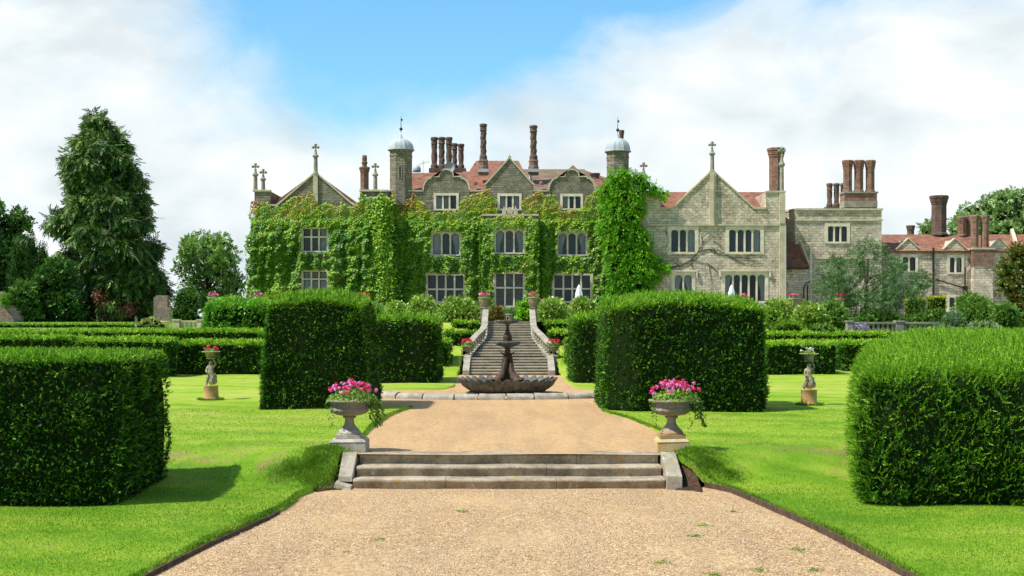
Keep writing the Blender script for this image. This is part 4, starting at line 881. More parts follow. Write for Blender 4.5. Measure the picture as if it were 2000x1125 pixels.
# porch bay
hb = [(969,451,1021,493), (969,535,1021,597)]
facade('bay_wall', [(943,BY),(943,421),(1050,421),(1050,BY)], DB, hb, .8, house, M['ragstone_dark'])
coping('coping', [(941,421.5),(1052,421.5)], DB, house, M['dressed'])
window(house, DB, *hb[0], 3, None, True, curt=[(0,.3,'tied'),(.7,1,'tied')]); window(house, DB, *hb[1], 3, 562, sur=6)
a = MB(); xc, zc = WX(996, DB), WZ(412, DB); a.lathe([(.12,0),(.19,0),(.19,.05),(.12,.05)], (0,0,0), 20); a.v = [(xc+x, DB-.02-z, zc+y*1.25) for x, y, z in a.v]
for s_ in (-1, 1): a.box(xc+s_*.36-.13, xc+s_*.36+.13, DB-.06, DB+.04, zc-.2, zc+.1+.0); a.lathe([(.02,0),(.06,.03),(.03,.10),(.05,.14),(.01,.18)], (xc+s_*.36, DB, zc+.1), 8)
a.box(xc-.7, xc+.7, DB-.05, DB+.3, zc-.34, zc-.24); a.build('carved_crest', M['dressed'], house)
# roofs
roofpl(house, [(800,378,DC+.8),(800,338,DC+4.6),(905,337,DC+4.6),(945,378,DC+.8)]); roofpl(house, [(905,352,DC+3.1),(930,314,DC+7.5),(992,314,DC+7.5),(1013,352,DC+3.1)])
roofpl(house, [(860,378,DC+.7),(905,335,DC+4.65),(1000,335,DC+4.65),(1010,378,DC+.7)]); roofpl(house, [(1000,378,DC+.75),(1000,330.5,DC+5),(1142,330.5,DC+5),(1182,378,DC+.75)], 'tile_brown')
roofpl(house, [(1150,378,DC+.72),(1138,331,DC+5.05),(1184,347,DC+5.05),(1238,378,DC+.72)]); roofpl(house, [(1102,338,DC+4),(1119,322,DC+5.5),(1136,338,DC+4)], 'brick_dark')
a = MB(); a.slab([W(1013,314,DC+7.6), W(990,314,DC+7.6), W(1000,340,DC+4.9), W(1026,340,DC+4.9)], .1); a.build('roof', M['tile'], house)
for px in (928, 1057): a = MB(); p = W(px, 361, DC+1.3); a.lathe([(.14,0),(.14,.12),(.1,.2),(.02,.22)], tuple(p), 10); a.build('roof_vent', M['brick'], house)
a = MB(); a.tube([W(1033,337,DC+3.8), W(1035,352,DC+2.5), W(1042,377,DC+.5)], .035, 5); a.build('lead_flashing', M['lead'], house)
for args in ((841,855.5,268,330,DC+5.2,'spiral'), (855.5,870,268,330,DC+5.2,'diamond'), (870,884,268,330,DC+5.2,'spiral'), (882,894,280,330,DC+6.4,'diamond'), (894,907,281,330,DC+6.4,'spiral')): chim(house, *args)
a = MB(); a.box(WX(838,DC+5.2), WX(910,DC+5.2), DC+4.9, DC+6.8, WZ(352,DC+5.2), WZ(329,DC+5.2)); a.build('chimney_base', M['brick_dark'], house, bevel=.03)
chim(house, 936.5, 951.5, 242, 312, DC+2.5, 'diamond'); chim(house, 1034, 1050, 245, 312, DC+2.5, 'diamond')
for x in (944, 1042):
    a = MB(); cx, r = WX(x, DC+2.5), .30; a.lathe([(r*1.15,-.3),(r*1.15,.25),(r*1.0,.3),(r*1.0,.55),(r*1.1,.6),(r*.95,.7)], (cx, DC+2.5, WZ(333, DC+2.5)), 8); q = a.build('chimney_base', M['brick'], house)
    a = MB(); a.box(cx-.36, cx+.36, DC+2.1, DC+2.9, WZ(337, DC+2.5), WZ(331, DC+2.5)); a.build('lead_flashing', M['lead'], q)
chim(house, 1209, 1219, 254, 300, DC+5, 'octagon', .35)
q = chim(house, 1152, 1172, 338, 352, DC+4, 'octagon', .2)
# turrets
turret(house, 760.5, 806, 294, 402, DC+.4, 266, 252, 226, 327); turret(house, 1184, 1229, 297, 402, DC+.4, 265, 254, 229, 329)
a = MB(); a.lathe([(.28,0),(.28,.15)]+[(.28*math.cos(t), .15+.35*math.sin(t)) for t in np.linspace(.1, 1.5, 8)], tuple(W(814, 336, DC+6)), 20); a.build('small_dome', M['lead'], house, smooth=True)
a = MB(); p0 = W(826, 345, DC+4); a.tube([p0, W(836, 312, DC+4)-Vector((.32,0,0))], .018, 5); t0 = W(826, 318, DC+4); a.tube([t0-Vector((.25,0,.1)), t0+Vector((.4,0,.08))], .014, 5)
for k in range(5): c_ = t0+Vector((-.2+.14*k, 0, -.08+.04*k)); a.tube([c_-Vector((0,0,.10)), c_+Vector((0,0,.10))], .008, 4)
a.build('aerial', M['pipe_grey'], house)
a = MB(); a.lathe([(.02,.0),(.2,.03),(.34,.10),(.35,.11),(.2,.04),(.02,.01)], (0,0,0), 20); c_ = W(878, 327, DC+4); a.v = [(c_.x+x, c_.y-z, c_.z+y) for x, y, z in a.v]; a.build('satellite_dish', M['dish'], house)

# right wing
hr = [(1311,449,1357,492), (1424,449,1485,492), (1318,537.5,1351,582), (1416,537,1493.6,588)]
facade('right_wing_wall', [(1253,BY),(1253,375),(1291,375),(1291,407),(1315,407),(1391,333),(1471,407),(1496,407),(1496,375),(1533,375),(1533,BY)], DW, hr, 7, house, M['ragstone'])
coping('coping', [(1250,376),(1292,376)], DW, house, M['dressed']); coping('coping', [(1290,408),(1314,408),(1391,334),(1472,408),(1497,408)], DW-.002, house, M['dressed']); coping('coping', [(1495,376),(1535,376)], DW, house, M['dressed'])
a = MB(); xs_ = (WX(1251,DW), WX(1386,DW), WX(1398,DW), WX(1534,DW)); z_ = WZ(439.5, DW); a.box(xs_[0]-.03, xs_[1], DW-.10, DW, z_-.05, z_+.07); a.box(xs_[2], xs_[3]+.02, DW-.10, DW, z_-.05, z_+.07); a.build('string_course', M['dressed'], house)
a = MB(); a.box(WX(1386,DW), WX(1398,DW), DW-.13, DW, WZ(441,DW), WZ(336,DW)); a.box(WX(1390,DW), WX(1394,DW), DW-.2, DW-.13, WZ(441,DW), WZ(340,DW)); a.build('pilaster', M['dressed'], house)
for px in (1252, 1522):
    a = MB(); a.box(WX(px,DW), WX(px+11,DW), DW-.14, DW, WZ(BY,DW), WZ(441.5,DW)); a.box(WX(px,DW), WX(px+11,DW), DW-.145, DW, WZ(437,DW), WZ(378,DW)); a.build('buttress', M['dressed'], house)
for p in ((1391,277,336,DW+.1,9), (1257,318,377,DW+.2,9), (1527,285,377,DW+.2,9)): finial(house, *p)
W2 = dict(sur=7)
window(house, DW, *hr[0], 3, None, True, curt=[(.68,1,'open')], **W2); window(house, DW, *hr[1], 4, None, True, curt=[(.76,1,'open')], **W2)
window(house, DW, *hr[2], 2, None, True, curt=[(0,.45,'tied'),(.55,1,'tied')], hood=True, **W2); window(house, DW, *hr[3], 5, None, True, curt=[(0,.18,'tied'),(.82,1,'tied')], hood=True, **W2)
roofpl(house, [(1270,412,DW+.8),(1270,375,DW+4.5),(1512,375,DW+4.5),(1512,412,DW+.8)])
roofpl(house, [(1391,334,DW+.3),(1391,334,DW+7),(1315,408,DW+7),(1315,408,DW+.3)]); roofpl(house, [(1391,335,DW+.3),(1391,334,DW+7),(1470,408,DW+7),(1470,408,DW+.3)])
chim(house, 1499, 1533, 289, 380, DW+2, 'octagon', .9, 'brick')
a = MB()                                   # bare creeper stems on the right wing wall
def stem(pts, r0):
    n = len(pts); P = []
    for i in range(n-1):
        for k in range(4): t = k/4; P.append(W(pts[i][0]*(1-t)+pts[i+1][0]*t+random.uniform(-1, 1), pts[i][1]*(1-t)+pts[i+1][1]*t+random.uniform(-1, 1), DW-.03))
    P.append(W(*pts[-1], DW-.03)); a.tube(P, [r0*(1-.75*k/len(P)) for k in range(len(P))], 5)
stem([(1300,523),(1330,519),(1350,508),(1363,492),(1385,487),(1405,496),(1430,503),(1460,505),(1484,512)], .045)
for s_ in (([(1363,492),(1372,475),(1385,462),(1400,458)]), ([(1350,508),(1370,512),(1390,522),(1410,522)]), ([(1385,487),(1400,486),(1415,494),(1440,512)]), ([(1430,503),(1445,512),(1470,517),(1490,515)]), ([(1372,475),(1370,460),(1380,450)]), ([(1330,519),(1315,512),(1300,510)]), ([(1385,522),(1388,540),(1392,556)]), ([(1350,508),(1352,522),(1365,540)]), ([(1455,504),(1465,498),(1478,500)]), ([(1392,470),(1404,476),(1412,488)]), ([(1300,450),(1306,470),(1298,490)]), ([(1380,512),(1400,530),(1408,545)])): stem(s_, .022)
o = a.build('bare_creeper', M['bark']); tag(rebase(o), 'bare branching creeper stems on the right wing wall between the windows', 'climbing plant')

# square stone tower house beside the right wing
tw = thing('flat_roofed_tower', 'flat roofed pale stone block right of the gabled wing, with tall brick chimneys', 'building', (WX(1640,82), 82, 2.4)); DT = 82.0
facade('wall', [(1553,BY),(1553,410),(1722,410),(1722,BY)], DT, [(1617,442,1654,472)], 6, tw, M['ragstone'])
a = MB(); p = [W(1553,BY,DT), W(1553,410,DT)]; X1_, X0_ = p[0].x, WX(1533, DT+1.5); zb, z1 = p[0].z, p[1].z
a.add([(X0_,DT+1.5,zb),(X1_,DT,zb),(X1_,DT,z1),(X0_,DT+1.5,z1),(X0_,DT+5,zb),(X0_,DT+5,z1)], [(0,1,2,3),(4,0,3,5)]); a.build('canted_wall', M['ragstone'], tw, fix=False)
a = MB()
for (py, h_, pr) in ((409, .13, .10), (430, .10, .07)):
    z_ = WZ(py, DT)-h_/2; X2 = WX(1724, DT)
    a.add([(X0_-.02,DT+1.5-pr,z_),(X1_,DT-pr,z_),(X2,DT-pr,z_),(X2,DT+.3,z_),(X1_,DT+.3,z_),(X0_-.02,DT+1.8,z_)]+[(q[0],q[1],z_+h_) for q in [(X0_-.02,DT+1.5-pr),(X1_,DT-pr),(X2,DT-pr),(X2,DT+.3),(X1_,DT+.3),(X0_-.02,DT+1.8)]], [(5,4,3,2,1,0),(6,7,8,9,10,11)]+[(i,(i+1)%6,(i+1)%6+6,i+6) for i in range(6)])
a.build('string_course', M['dressed'], tw)
window(tw, DT, 1617, 442, 1654, 472, 3, None, True, sur=6)
a = MB(); a.box(WX(1575,DT), WX(1722,DT), DT-.09, DT, WZ(506,DT), WZ(502,DT)); a.build('string_course', M['dressed'], tw)
window(tw, DT-.02, 1655, 590, 1675, 612, 2, sur=4)
a = MB(); a.box(WX(1645,DT+2), WX(1708,DT+2), DT+1.4, DT+2.6, WZ(411,DT+2), WZ(379,DT+2)); q = a.build('chimney_base', M['brick'], tw, bevel=.02); a = MB(); a.box(WX(1643,DT+2), WX(1710,DT+2), DT+1.33, DT+2.67, WZ(379,DT+2), WZ(376,DT+2)); a.box(WX(1644.5,DT+2), WX(1708.5,DT+2), DT+1.37, DT+2.63, WZ(406,DT+2), WZ(394,DT+2)); a.build('stone_band', M['dressed_grey'], q)
for x0, x1 in ((1645,1666), (1666.5,1688), (1689,1710)): chim(tw, x0, x1, 313, 376, DT+2, 'octagon', .6, 'brick')
for x0, x1 in ((1614,1626.5), (1627.5,1640), (1641,1652)): chim(tw, x0, x1, 358, 406, DT+4, 'spiral')
a = MB(); a.box(WX(1612,DT+4), WX(1654,DT+4), DT+3.6, DT+4.4, WZ(414,DT+4), WZ(404,DT+4)); a.build('chimney_base', M['brick_dark'], tw)
# tiled lean-to between wing and tower
le = thing('lean_to', 'small stone lean to with steep red tiled roof between the right wing and the tower', 'outbuilding', (WX(1556,81), 81, 2.4))
facade('wall', [(1533,BY),(1533,523),(1579,523),(1579,BY)], 81.0, [], 3, le, M['ragstone'])
roofpl(le, [(1531,523.5,80.8),(1534,473,82.1),(1563,473,82.1),(1580,523.5,80.8)], 'tile', .08)
coping('coping', [(1563,472),(1582,523)], 80.9, le, M['dressed'], .09, .02, .5)
a = MB(); a.tube([W(1533,524,80.7), W(1580,524,80.7)], .045, 6); a.build('gutter', M['pipe_black'], le)
a = MB(); a.tube([W(1584,482,80.6), W(1584,600,80.6)], .05, 7); a.build('drainpipe', M['pipe_grey'], le)
a = MB(); a.tube([W(1582,550,80.5), W(1574,553,80.5), W(1570,562,80.5), W(1570,600,80.5)], .045, 7); a.tube([W(1577,556,80.5), W(1577,600,80.5)], .05, 7); a.build('drainpipe', M['pipe_black'], le)
o = MB().tube([W(1534.5,441,DW-.2), W(1534.5,606,DW-.2)], .045, 7).build('drainpipe', M['pipe_grey'], house)

# long low wing at the far right
lw = thing('long_low_wing', 'long low stone range with red tiled roof and small gables at the far right', 'building', (WX(1870,84), 84, 2.4)); DL = 84.0
facade('wall', [(1722,BY),(1722,488),(1752,488),(1774,468),(1796,488),(1844,488),(1865,468),(1887,488),(1935,488),(1953,468),(1972,488),(2080,488),(2080,BY)], DL, [(1763,502,1788,529),(1855,503,1878,532),(1854,581,1880,606)], 5, lw, M['ragstone'])
for g_ in ([(1751,488),(1774,467),(1797,488)], [(1843,488),(1865,467),(1888,488)], [(1934,488),(1953,467),(1973,488)]): coping('coping', g_, DL, lw, M['dressed'], .09, .06, .3)
roofpl(lw, [(1722,490,DL-.15),(1722,458,DL+3.4),(2080,458,DL+3.4),(2080,490,DL-.15)])
for cx in (1774, 1865, 1953):
    roofpl(lw, [(cx,468,DL+.05),(cx,468,DL+2.4),(cx-22,489,DL-.0),(cx-22,489,DL-.02)], 'tile', .06, 'gable_roof'); roofpl(lw, [(cx,468.5,DL+.05),(cx,468,DL+2.4),(cx+22,489,DL-.0),(cx+22,489,DL-.02)], 'tile', .06, 'gable_roof')
window(lw, DL, 1763, 502, 1788, 529, 2, None, True, sur=5); window(lw, DL, 1855, 503, 1878, 532, 2, None, True, curt=[(.55,1,'tied')], sur=5); window(lw, DL, 1854, 581, 1880, 606, 2, None, True, sur=5)
a = MB(); pts = [W(1990,490,DL-.1), W(1975,452,DL+3.3)]; a.slab([W(1984,490,DL-.3), W(1973,455,DL+3.2), W(1979,452,DL+3.3), W(1992,490,DL-.3)], -.25); a.build('verge', M['dressed'], lw)
a = MB(); a.tube([W(1823,484,DL-.1), W(1823,600,DL-.1)], .07, 7); a.tube([W(1829,546,DL-.12), W(1884,563,DL-.12)], .045, 7); a.box(WX(1880,DL), WX(1888,DL), DL-.2, DL, WZ(567,DL), WZ(559,DL)); a.tube([W(1893,505,DL-.12), W(1893,514,DL-.12), W(1885,522,DL-.12), W(1885,560,DL-.12), W(1889,572,DL-.12), W(1889,600,DL-.12)], .05, 7); a.build('drainpipe', M['pipe_black'], lw)
chim(lw, 1816, 1852, 382, 460, DL+3.3, 'octagon', .8, 'brick_dark'); chim(lw, 1770, 1787, 440, 462, DL+4, 'octagon', .3, 'brick_dark')
chim(lw, 1869, 1888, 423, 462, DL+3, 'octagon', .4, 'brick'); chim(lw, 1886, 1900, 421, 462, DL+3.2, 'octagon', .4, 'brick')
chim(lw, 1894, 1913, 420, 488, DL-.2, 'octagon', .6, 'brick'); chim(lw, 1914, 1933, 420, 488, DL-.2, 'octagon', .6, 'brick')
a = MB(); a.box(WX(1895,DL), WX(1935,DL), DL-.55, DL+.3, WZ(520,DL), WZ(488,DL)); q = a.build('chimney_breast', M['brick'], lw); a = MB(); a.box(WX(1896,DL), WX(1934,DL), DL-.5, DL+.3, WZ(BY,DL), WZ(520,DL)); a.build('stone_base', M['ragstone'], q)
a = MB(); a.box(WX(1893,DL), WX(1937,DL), DL-.6, DL+.3, WZ(488,DL), WZ(485,DL)); a.build('stone_band', M['dressed'], q)

# ------------------------------------------------------------------ climbing ivy on the house
def ivy(parts, holes, name, label, cat, mtl='ivy', dens=520, size=.125, toptint=True, core=True):
    Q = []; T = []
    for (poly, d, dens_k, thick) in parts:
        xs_ = [p[0] for p in poly]; ys_ = [p[1] for p in poly]; s = d/F; area = (max(xs_)-min(xs_))*(max(ys_)-min(ys_))*s*s; n = int(area*dens*dens_k)
        px = rng.uniform(min(xs_), max(xs_), n); py = rng.uniform(min(ys_), max(ys_), n)
        P0 = np.c_[px*s, py*s, np.zeros(n)]; jx = sn(P0, 1.1, 3)*5+sn(P0, 3.5, 5)*2.5; jy = sn(P0, 1.0, 9)*4+sn(P0, 4, 1)*3
        ok = inpoly(px+jx, py+jy, poly)
        for (x0, y0, x1, y1) in holes: m = 4.5; ok &= ~((px+jx*.35 > x0-m) & (px+jx*.35 < x1+m) & (py+jy*.35 > y0-m*1.1) & (py+jy*.35 < y1+m*.7))
        px, py = px[ok], py[ok]; n = len(px); P = np.c_[(px-CX)*s, np.full(n, d), CH-(py-HY)*s]
        b = (sn(P*np.array([2.2, 1, .35]), .9, 4)*.8+sn(P, 2.6, 7)*.5); low_ = np.clip((py-410)/60, .25, 1)
        P[:, 1] -= .04+thick*low_*np.clip(.5+.55*b, 0, 1.3)+rng.random(n)*.09*low_
        D = np.c_[rng.normal(size=n)*.55, -.45-rng.random(n)*.5, -1+rng.normal(size=n)*.35]; N_ = np.c_[rng.normal(size=n)*.45, np.full(n, -1.), .75+rng.normal(size=n)*.4]
        sz = size*rng.uniform(.6, 1.25, n)*np.where(py < 430, .8, 1)
        t = .34+.12*sn(P*np.array([1.6, 1, .45]), .9, 8)+.19*rng.normal(size=n)
        if toptint: h_ = np.clip((446-py+8*sn(P, .8, 2))/45, 0, 1); t = t*(1-h_)+h_*(.80+.17*sn(P, .55, 11)+.10*sn(P, 1.7, 6)+rng.normal(size=n)*.09)
        t = np.where(rng.random(n) < .06, t+.22, t)
        Q.append(leaf_quads(P, D, N_, sz, sz*.95)); T.append(np.clip(t, 0, 1))
    o = quads_obj(name, np.concatenate(Q), np.concatenate(T), M[mtl]); return tag(rebase(o), label, cat)
ALLH = hl+up+mid+low+hb+[(976.5,383,1014,408)]
Lp = [(483,660),(481,560),(485,470),(490,430),(494,392),(502,388),(508,398),(520,390),(530,404),(545,400),(560,388),(572,385),(585,380),(598,386),(606,372),(613,385),(620,398),(632,396),(645,394),(655,402),(668,392),(680,400),(695,398),(705,378),(715,380),(725,400),(738,380),(748,372),(760,390),(768,440),(768,660)]
Cp = [(755,660),(757,386),(768,374),(780,378),(792,390),(800,402),(810,380),(822,390),(832,404),(846,418),(862,414),(880,412),(895,410),(905,395),(915,385),(930,378),(942,372),(955,366),(965,378),(972,395),(975,420),(1018,420),(1020,398),(1030,385),(1040,376),(1052,372),(1070,380),(1088,384),(1096,412),(1136,412),(1142,392),(1155,378),(1180,372),(1236,380),(1236,660)]
Bp = [(941,660),(941,430),(945,424),(960,422),(1040,421),(1052,426),(1053,660)]
ivy([(Lp, DW-.1, 1, .46), (Cp, DC-.1, 1, .42), (Bp, DB-.1, 1, .24)], ALLH, 'climbing_ivy', 'dense green creeper tinged red and yellow at the top, covering the manor front', 'ivy')
# sides of wing, bay and turret that the creeper also clothes
def side_ivy(x, y0, y1, z0, z1, nx):
    n = int((y1-y0)*(z1-z0)*330); P = np.c_[np.full(n, x)+nx*rng.random(n)*.2, rng.uniform(y0, y1, n), rng.uniform(z0, z1, n)]
    D = np.c_[nx*(.4+rng.random(n)*.4), rng.normal(size=n)*.5, -1+rng.normal(size=n)*.3]; N_ = np.c_[np.full(n, nx)*1., rng.normal(size=n)*.4, .7+rng.normal(size=n)*.4]
    return leaf_quads(P, D, N_, .12*rng.uniform(.6, 1.2, n), .11), np.clip(.3+.15*rng.normal(size=n), 0, 1)
q = [side_ivy(WX(757,DW), DW-.35, DC, 2.4, 9.0, 1), side_ivy(WX(497,DW), DW-.35, DW+5, 2.4, 8.6, -1), side_ivy(WX(1050,DB), DB-.3, DC, 2.4, 8.6, 1), side_ivy(WX(943,DB), DB-.3, DC, 2.4, 8.6, -1)]
# a fuller light green spill at the right corner of the left wing
n = 5200; px = 742+rng.normal(size=n)*9+8*np.sin(np.arange(n)*.01); py = rng.uniform(385, 592, n); px = px+(py-385)*.05; s = DW/F
P = np.c_[(px-CX)*s, DW-.25-rng.random(n)*.35*(1-np.abs(px-748)/40).clip(0, 1), CH-(py-HY)*s]
q.append((leaf_quads(P, np.c_[rng.normal(size=n)*.6, np.full(n, -.6), -.8+rng.normal(size=n)*.4], np.c_[rng.normal(size=n)*.5, np.full(n, -1.), .6+rng.normal(size=n)*.4], .13*rng.uniform(.7, 1.3, n), .12), np.clip(.5+.15*rng.normal(size=n), 0, .78)))
o = quads_obj('corner_ivy', np.concatenate([a[0] for a in q]), np.concatenate([a[1] for a in q]), M['ivy']); tag(rebase(o), 'yellower creeper spilling round the corners of the left wing and porch bay', 'ivy')

# ------------------------------------------------------------------ clipped yew hedges
def hedge(name, label, b, rad, dens, nl, ll, lw_, L, mtl='yew', faces='flrt', lump=.05, shoots=0, group=None, shape=None, tint0=.38, up_bias=.15, core=.07, toptint=.40, cat='hedge', seg=18):
    P, N_ = rbox_points(dens, b, rad, faces)
    if shape: P = shape(P)
    P = P+N_*(lump*(sn(P, 1.3, 1)*.6+sn(P, 3.6, 2)*.5))[:, None]
    kk = rng.random(len(P)) < np.where(N_[:, 2] > .45, 1., .62+.25*sn(P, 2.6, 12)); P, N_ = P[kk], N_[kk]; n = len(P); D = N_+rng.normal(size=(n, 3))*.75+np.array([0, 0, up_bias])
    t = np.clip(tint0-.06+.12*sn(P, 2.2, 3)+.17*rng.normal(size=n)+toptint*np.clip(N_[:, 2], 0, 1)+.30*np.clip(1-(b[5]-P[:, 2])/(.28+.12*sn(P, 2, 4)), 0, 1)*(1-np.clip(N_[:, 2], 0, 1))*rng.random(n), 0, .97)  # lighter toward the top: new growth plus sunlit tone put into leaf tint
    Ls = L*rng.uniform(.6, 1.5, n); P = P-N_*(L*.55+rng.random(n)*L*.9)[:, None]
    Q, T = sprigs(P, D, Ls, nl, ll, lw_, t)
    if shoots:                                   # longer whips left after clipping, mostly on top and at the edges
        P2, N2 = rbox_points(shoots, b, rad, faces)
        if shape: P2 = shape(P2)
        k = rng.random(len(P2)) < np.clip((.45 if L > .078 and shoots > 200 else .10)+1.0*N2[:, 2], 0, 1); P2, N2 = P2[k], N2[k]; n2 = len(P2)
        D2 = N2*.7+rng.normal(size=(n2, 3))*.35+np.array([0, 0, .5]); q2, t2 = sprigs(P2-N2*.02, D2, L*rng.uniform(1.4, 2.9, n2), nl+3, ll*.8, lw_*.8, np.clip(.72+.12*rng.normal(size=n2), 0, 1), .6)
        Q = np.concatenate([Q, q2]); T = np.concatenate([T, t2])
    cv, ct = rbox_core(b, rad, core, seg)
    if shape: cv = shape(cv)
    o = quads_obj(name, Q, T, [M[mtl], M['shade_core']], None, (cv, ct)); tag(rebase(o), label, cat, group); return o
BL = (-10.5, -5.5, 17.95, 20.6, .04, 2.13)
def bulge(b, top=.0, k=.10, tap=0.):
    cz = (b[4]+b[5])/2; hz = (b[5]-b[4])/2; cx = (b[0]+b[1])/2; cy = (b[2]+b[3])/2
    def f(P):
        P = P.copy(); u = (P[:, 2]-cz)/hz; m = 1+0*u; s = k*(1-u**2)-tap*(u+1)/2
        P[:, 0] += np.sign(P[:, 0]-cx)*s*np.clip(np.abs(P[:, 0]-cx)/(b[1]-b[0])*2, 0, 1)**3; P[:, 1] += np.sign(P[:, 1]-cy)*s*np.clip(np.abs(P[:, 1]-cy)/(b[3]-b[2])*2, 0, 1)**3
        r = ((P[:, 0]-cx)/(b[1]-b[0])*2)**2*.6+((P[:, 1]-cy)/(b[3]-b[2])*2)**2*.6; P[:, 2] += top*np.clip(1-r, 0, 1)*np.clip((u+1)/2, 0, 1); return P
    return f
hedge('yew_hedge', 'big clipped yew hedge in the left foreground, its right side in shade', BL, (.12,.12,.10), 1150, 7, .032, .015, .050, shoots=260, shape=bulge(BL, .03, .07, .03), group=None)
BR = (4.95, 13, 17.95, 24.0, .04, 2.10)
def brs(P):
    P = bulge(BR, .0, .12, .10)(P); t = np.clip((P[:, 1]-18)/3.4, 0, 1); s = np.clip((P[:, 0]-4.9)/1.6, 0, 1); P[:, 2] += (P[:, 2]/2.1)*(-.12+.34*t*s+.04*t); P[:, 0] += np.clip(P[:, 1]-18, 0, 9)*.26*np.clip((9-P[:, 0])/4, 0, 1); return P
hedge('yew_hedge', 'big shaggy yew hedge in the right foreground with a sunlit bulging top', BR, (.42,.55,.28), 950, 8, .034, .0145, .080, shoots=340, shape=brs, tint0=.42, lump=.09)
BML = (-5.98, -3.36, 30.5, 33.9, .46, 2.94)
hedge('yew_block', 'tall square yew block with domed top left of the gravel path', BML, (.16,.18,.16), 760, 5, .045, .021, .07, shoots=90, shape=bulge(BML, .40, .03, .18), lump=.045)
BMR = (2.25, 6.05, 29.7, 33.5, .46, 2.92)
def mrs(P):
    P = bulge(BMR, .36, .04, .10)(P); k = np.clip((2.95-P[:, 0])/.7, 0, 1)*np.clip((30.8-P[:, 1])/1.1, 0, 1); P[:, 1] += k*.75; P[:, 0] += .1*k; return P
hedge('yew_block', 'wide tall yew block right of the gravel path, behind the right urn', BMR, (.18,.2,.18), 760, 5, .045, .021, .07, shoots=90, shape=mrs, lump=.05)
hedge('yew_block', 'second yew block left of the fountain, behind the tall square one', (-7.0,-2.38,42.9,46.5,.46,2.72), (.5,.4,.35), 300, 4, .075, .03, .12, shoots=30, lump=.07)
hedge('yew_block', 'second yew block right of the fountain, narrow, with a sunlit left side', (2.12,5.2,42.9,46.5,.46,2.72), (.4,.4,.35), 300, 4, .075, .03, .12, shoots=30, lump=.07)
far = [  # px0, px1, d, depth, z0, ytop_px, label
 (335,508,49.3,3.0,.46,668,'low clipped hedge behind the left cherub statue'),
 (143,318,46.5,2.6,.46,662,'low clipped hedge behind the left foreground hedge, nearest its back edge'),
 (-40,132,48.5,2.4,.46,657,'low clipped hedge at the far left edge behind the foreground hedge'),
 (95,512,60,2.6,.9,645,'long low hedge running behind the left lawn hedges'),
 (-40,93,62,2.6,.9,646,'short low hedge at the left edge in front of the long clipped one'),
 (-40,318,75,1.2,2.1,632,'long straight neatly clipped hedge below the dark conifer'),
 (866,930,53.5,1.4,.8,646,'small hedge block left of the staircase, above the red urn'),
 (882,938,56.8,1.2,1.5,627,'topmost small hedge block left of the staircase'),
 (1071,1122,53.5,1.4,.8,646,'small hedge block right of the staircase, above the red urn'),
 (1064,1116,56.8,1.2,1.5,627,'topmost small hedge block right of the staircase'),
 (850,880,50,1.8,.46,664,'narrow hedge block left of the grass bank by the staircase'),
 (1104,1130,50,1.8,.46,664,'narrow hedge block right of the grass bank by the staircase'),
 (1495,1642,49.3,3.0,.46,669,'low clipped hedge behind the right cherub statue'),
 (1480,1745,57.5,1.8,.9,650,'long low hedge running behind the right cherub statue hedge'),
 (1750,2060,57.5,2.0,.9,651,'long low hedge at the right edge below the balustrade'),
 (1646,1760,52,3.0,.46,668,'low dark hedge in the gap left of the right foreground hedge')]
for (a_, b_, d, dp, z0, yt, lab) in far:
    bb = (WX(a_, d), WX(b_, d), d, d+dp, z0, WZ(yt, d)+.03); rr = min(.2, (bb[5]-z0)*.4)
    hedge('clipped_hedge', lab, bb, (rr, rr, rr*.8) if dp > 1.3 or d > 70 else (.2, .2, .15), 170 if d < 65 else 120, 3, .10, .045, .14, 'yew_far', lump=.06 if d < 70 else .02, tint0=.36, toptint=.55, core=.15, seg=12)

# ------------------------------------------------------------------ shrubs, trees
def blobs_foliage(blobs, dens, nl, ll, lw_, L, droop=0., tint0=.4, var=.15, shell=.5, core=.55, outw=.8, spread=.8, jit=.35):
    """blobs: (cx, cy, cz, rx, ry, rz)"""
    Q = []; T = []; cv = []; cf = []; iv, it_ = ico()
    for i, (cx, cy, cz, rx, ry, rz) in enumerate(blobs):
        n = int(dens*4*(rx*rz+ry*rz+rx*ry)/3*3.14/1.0); n = max(n, 6); U = unit(rng.normal(size=(n, 3)))
        U[:, 1] = np.where(rng.random(n) < .35, -np.abs(U[:, 1]), U[:, 1]); r_ = (shell+(1-shell)*rng.random(n)**.6)[:, None]
        P = np.array([cx, cy, cz])+U*r_*np.array([rx, ry, rz])*(1+.18*sn(U, 1.4, i))[:, None]
        D = U*outw+rng.normal(size=(n, 3))*.5+np.array([0, 0, -droop]); t = np.clip(tint0+rng.normal()*.09+rng.normal(size=n)*var+.08*U[:, 2], 0, 1)
        q, tt = sprigs(P, D, L*rng.uniform(.7, 1.3, n), nl, ll, lw_, t, spread, jit); Q.append(q); T.append(tt)
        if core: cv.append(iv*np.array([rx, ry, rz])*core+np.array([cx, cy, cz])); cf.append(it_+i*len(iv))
    return np.concatenate(Q), np.concatenate(T), ((np.concatenate(cv), np.concatenate(cf)) if core else None)
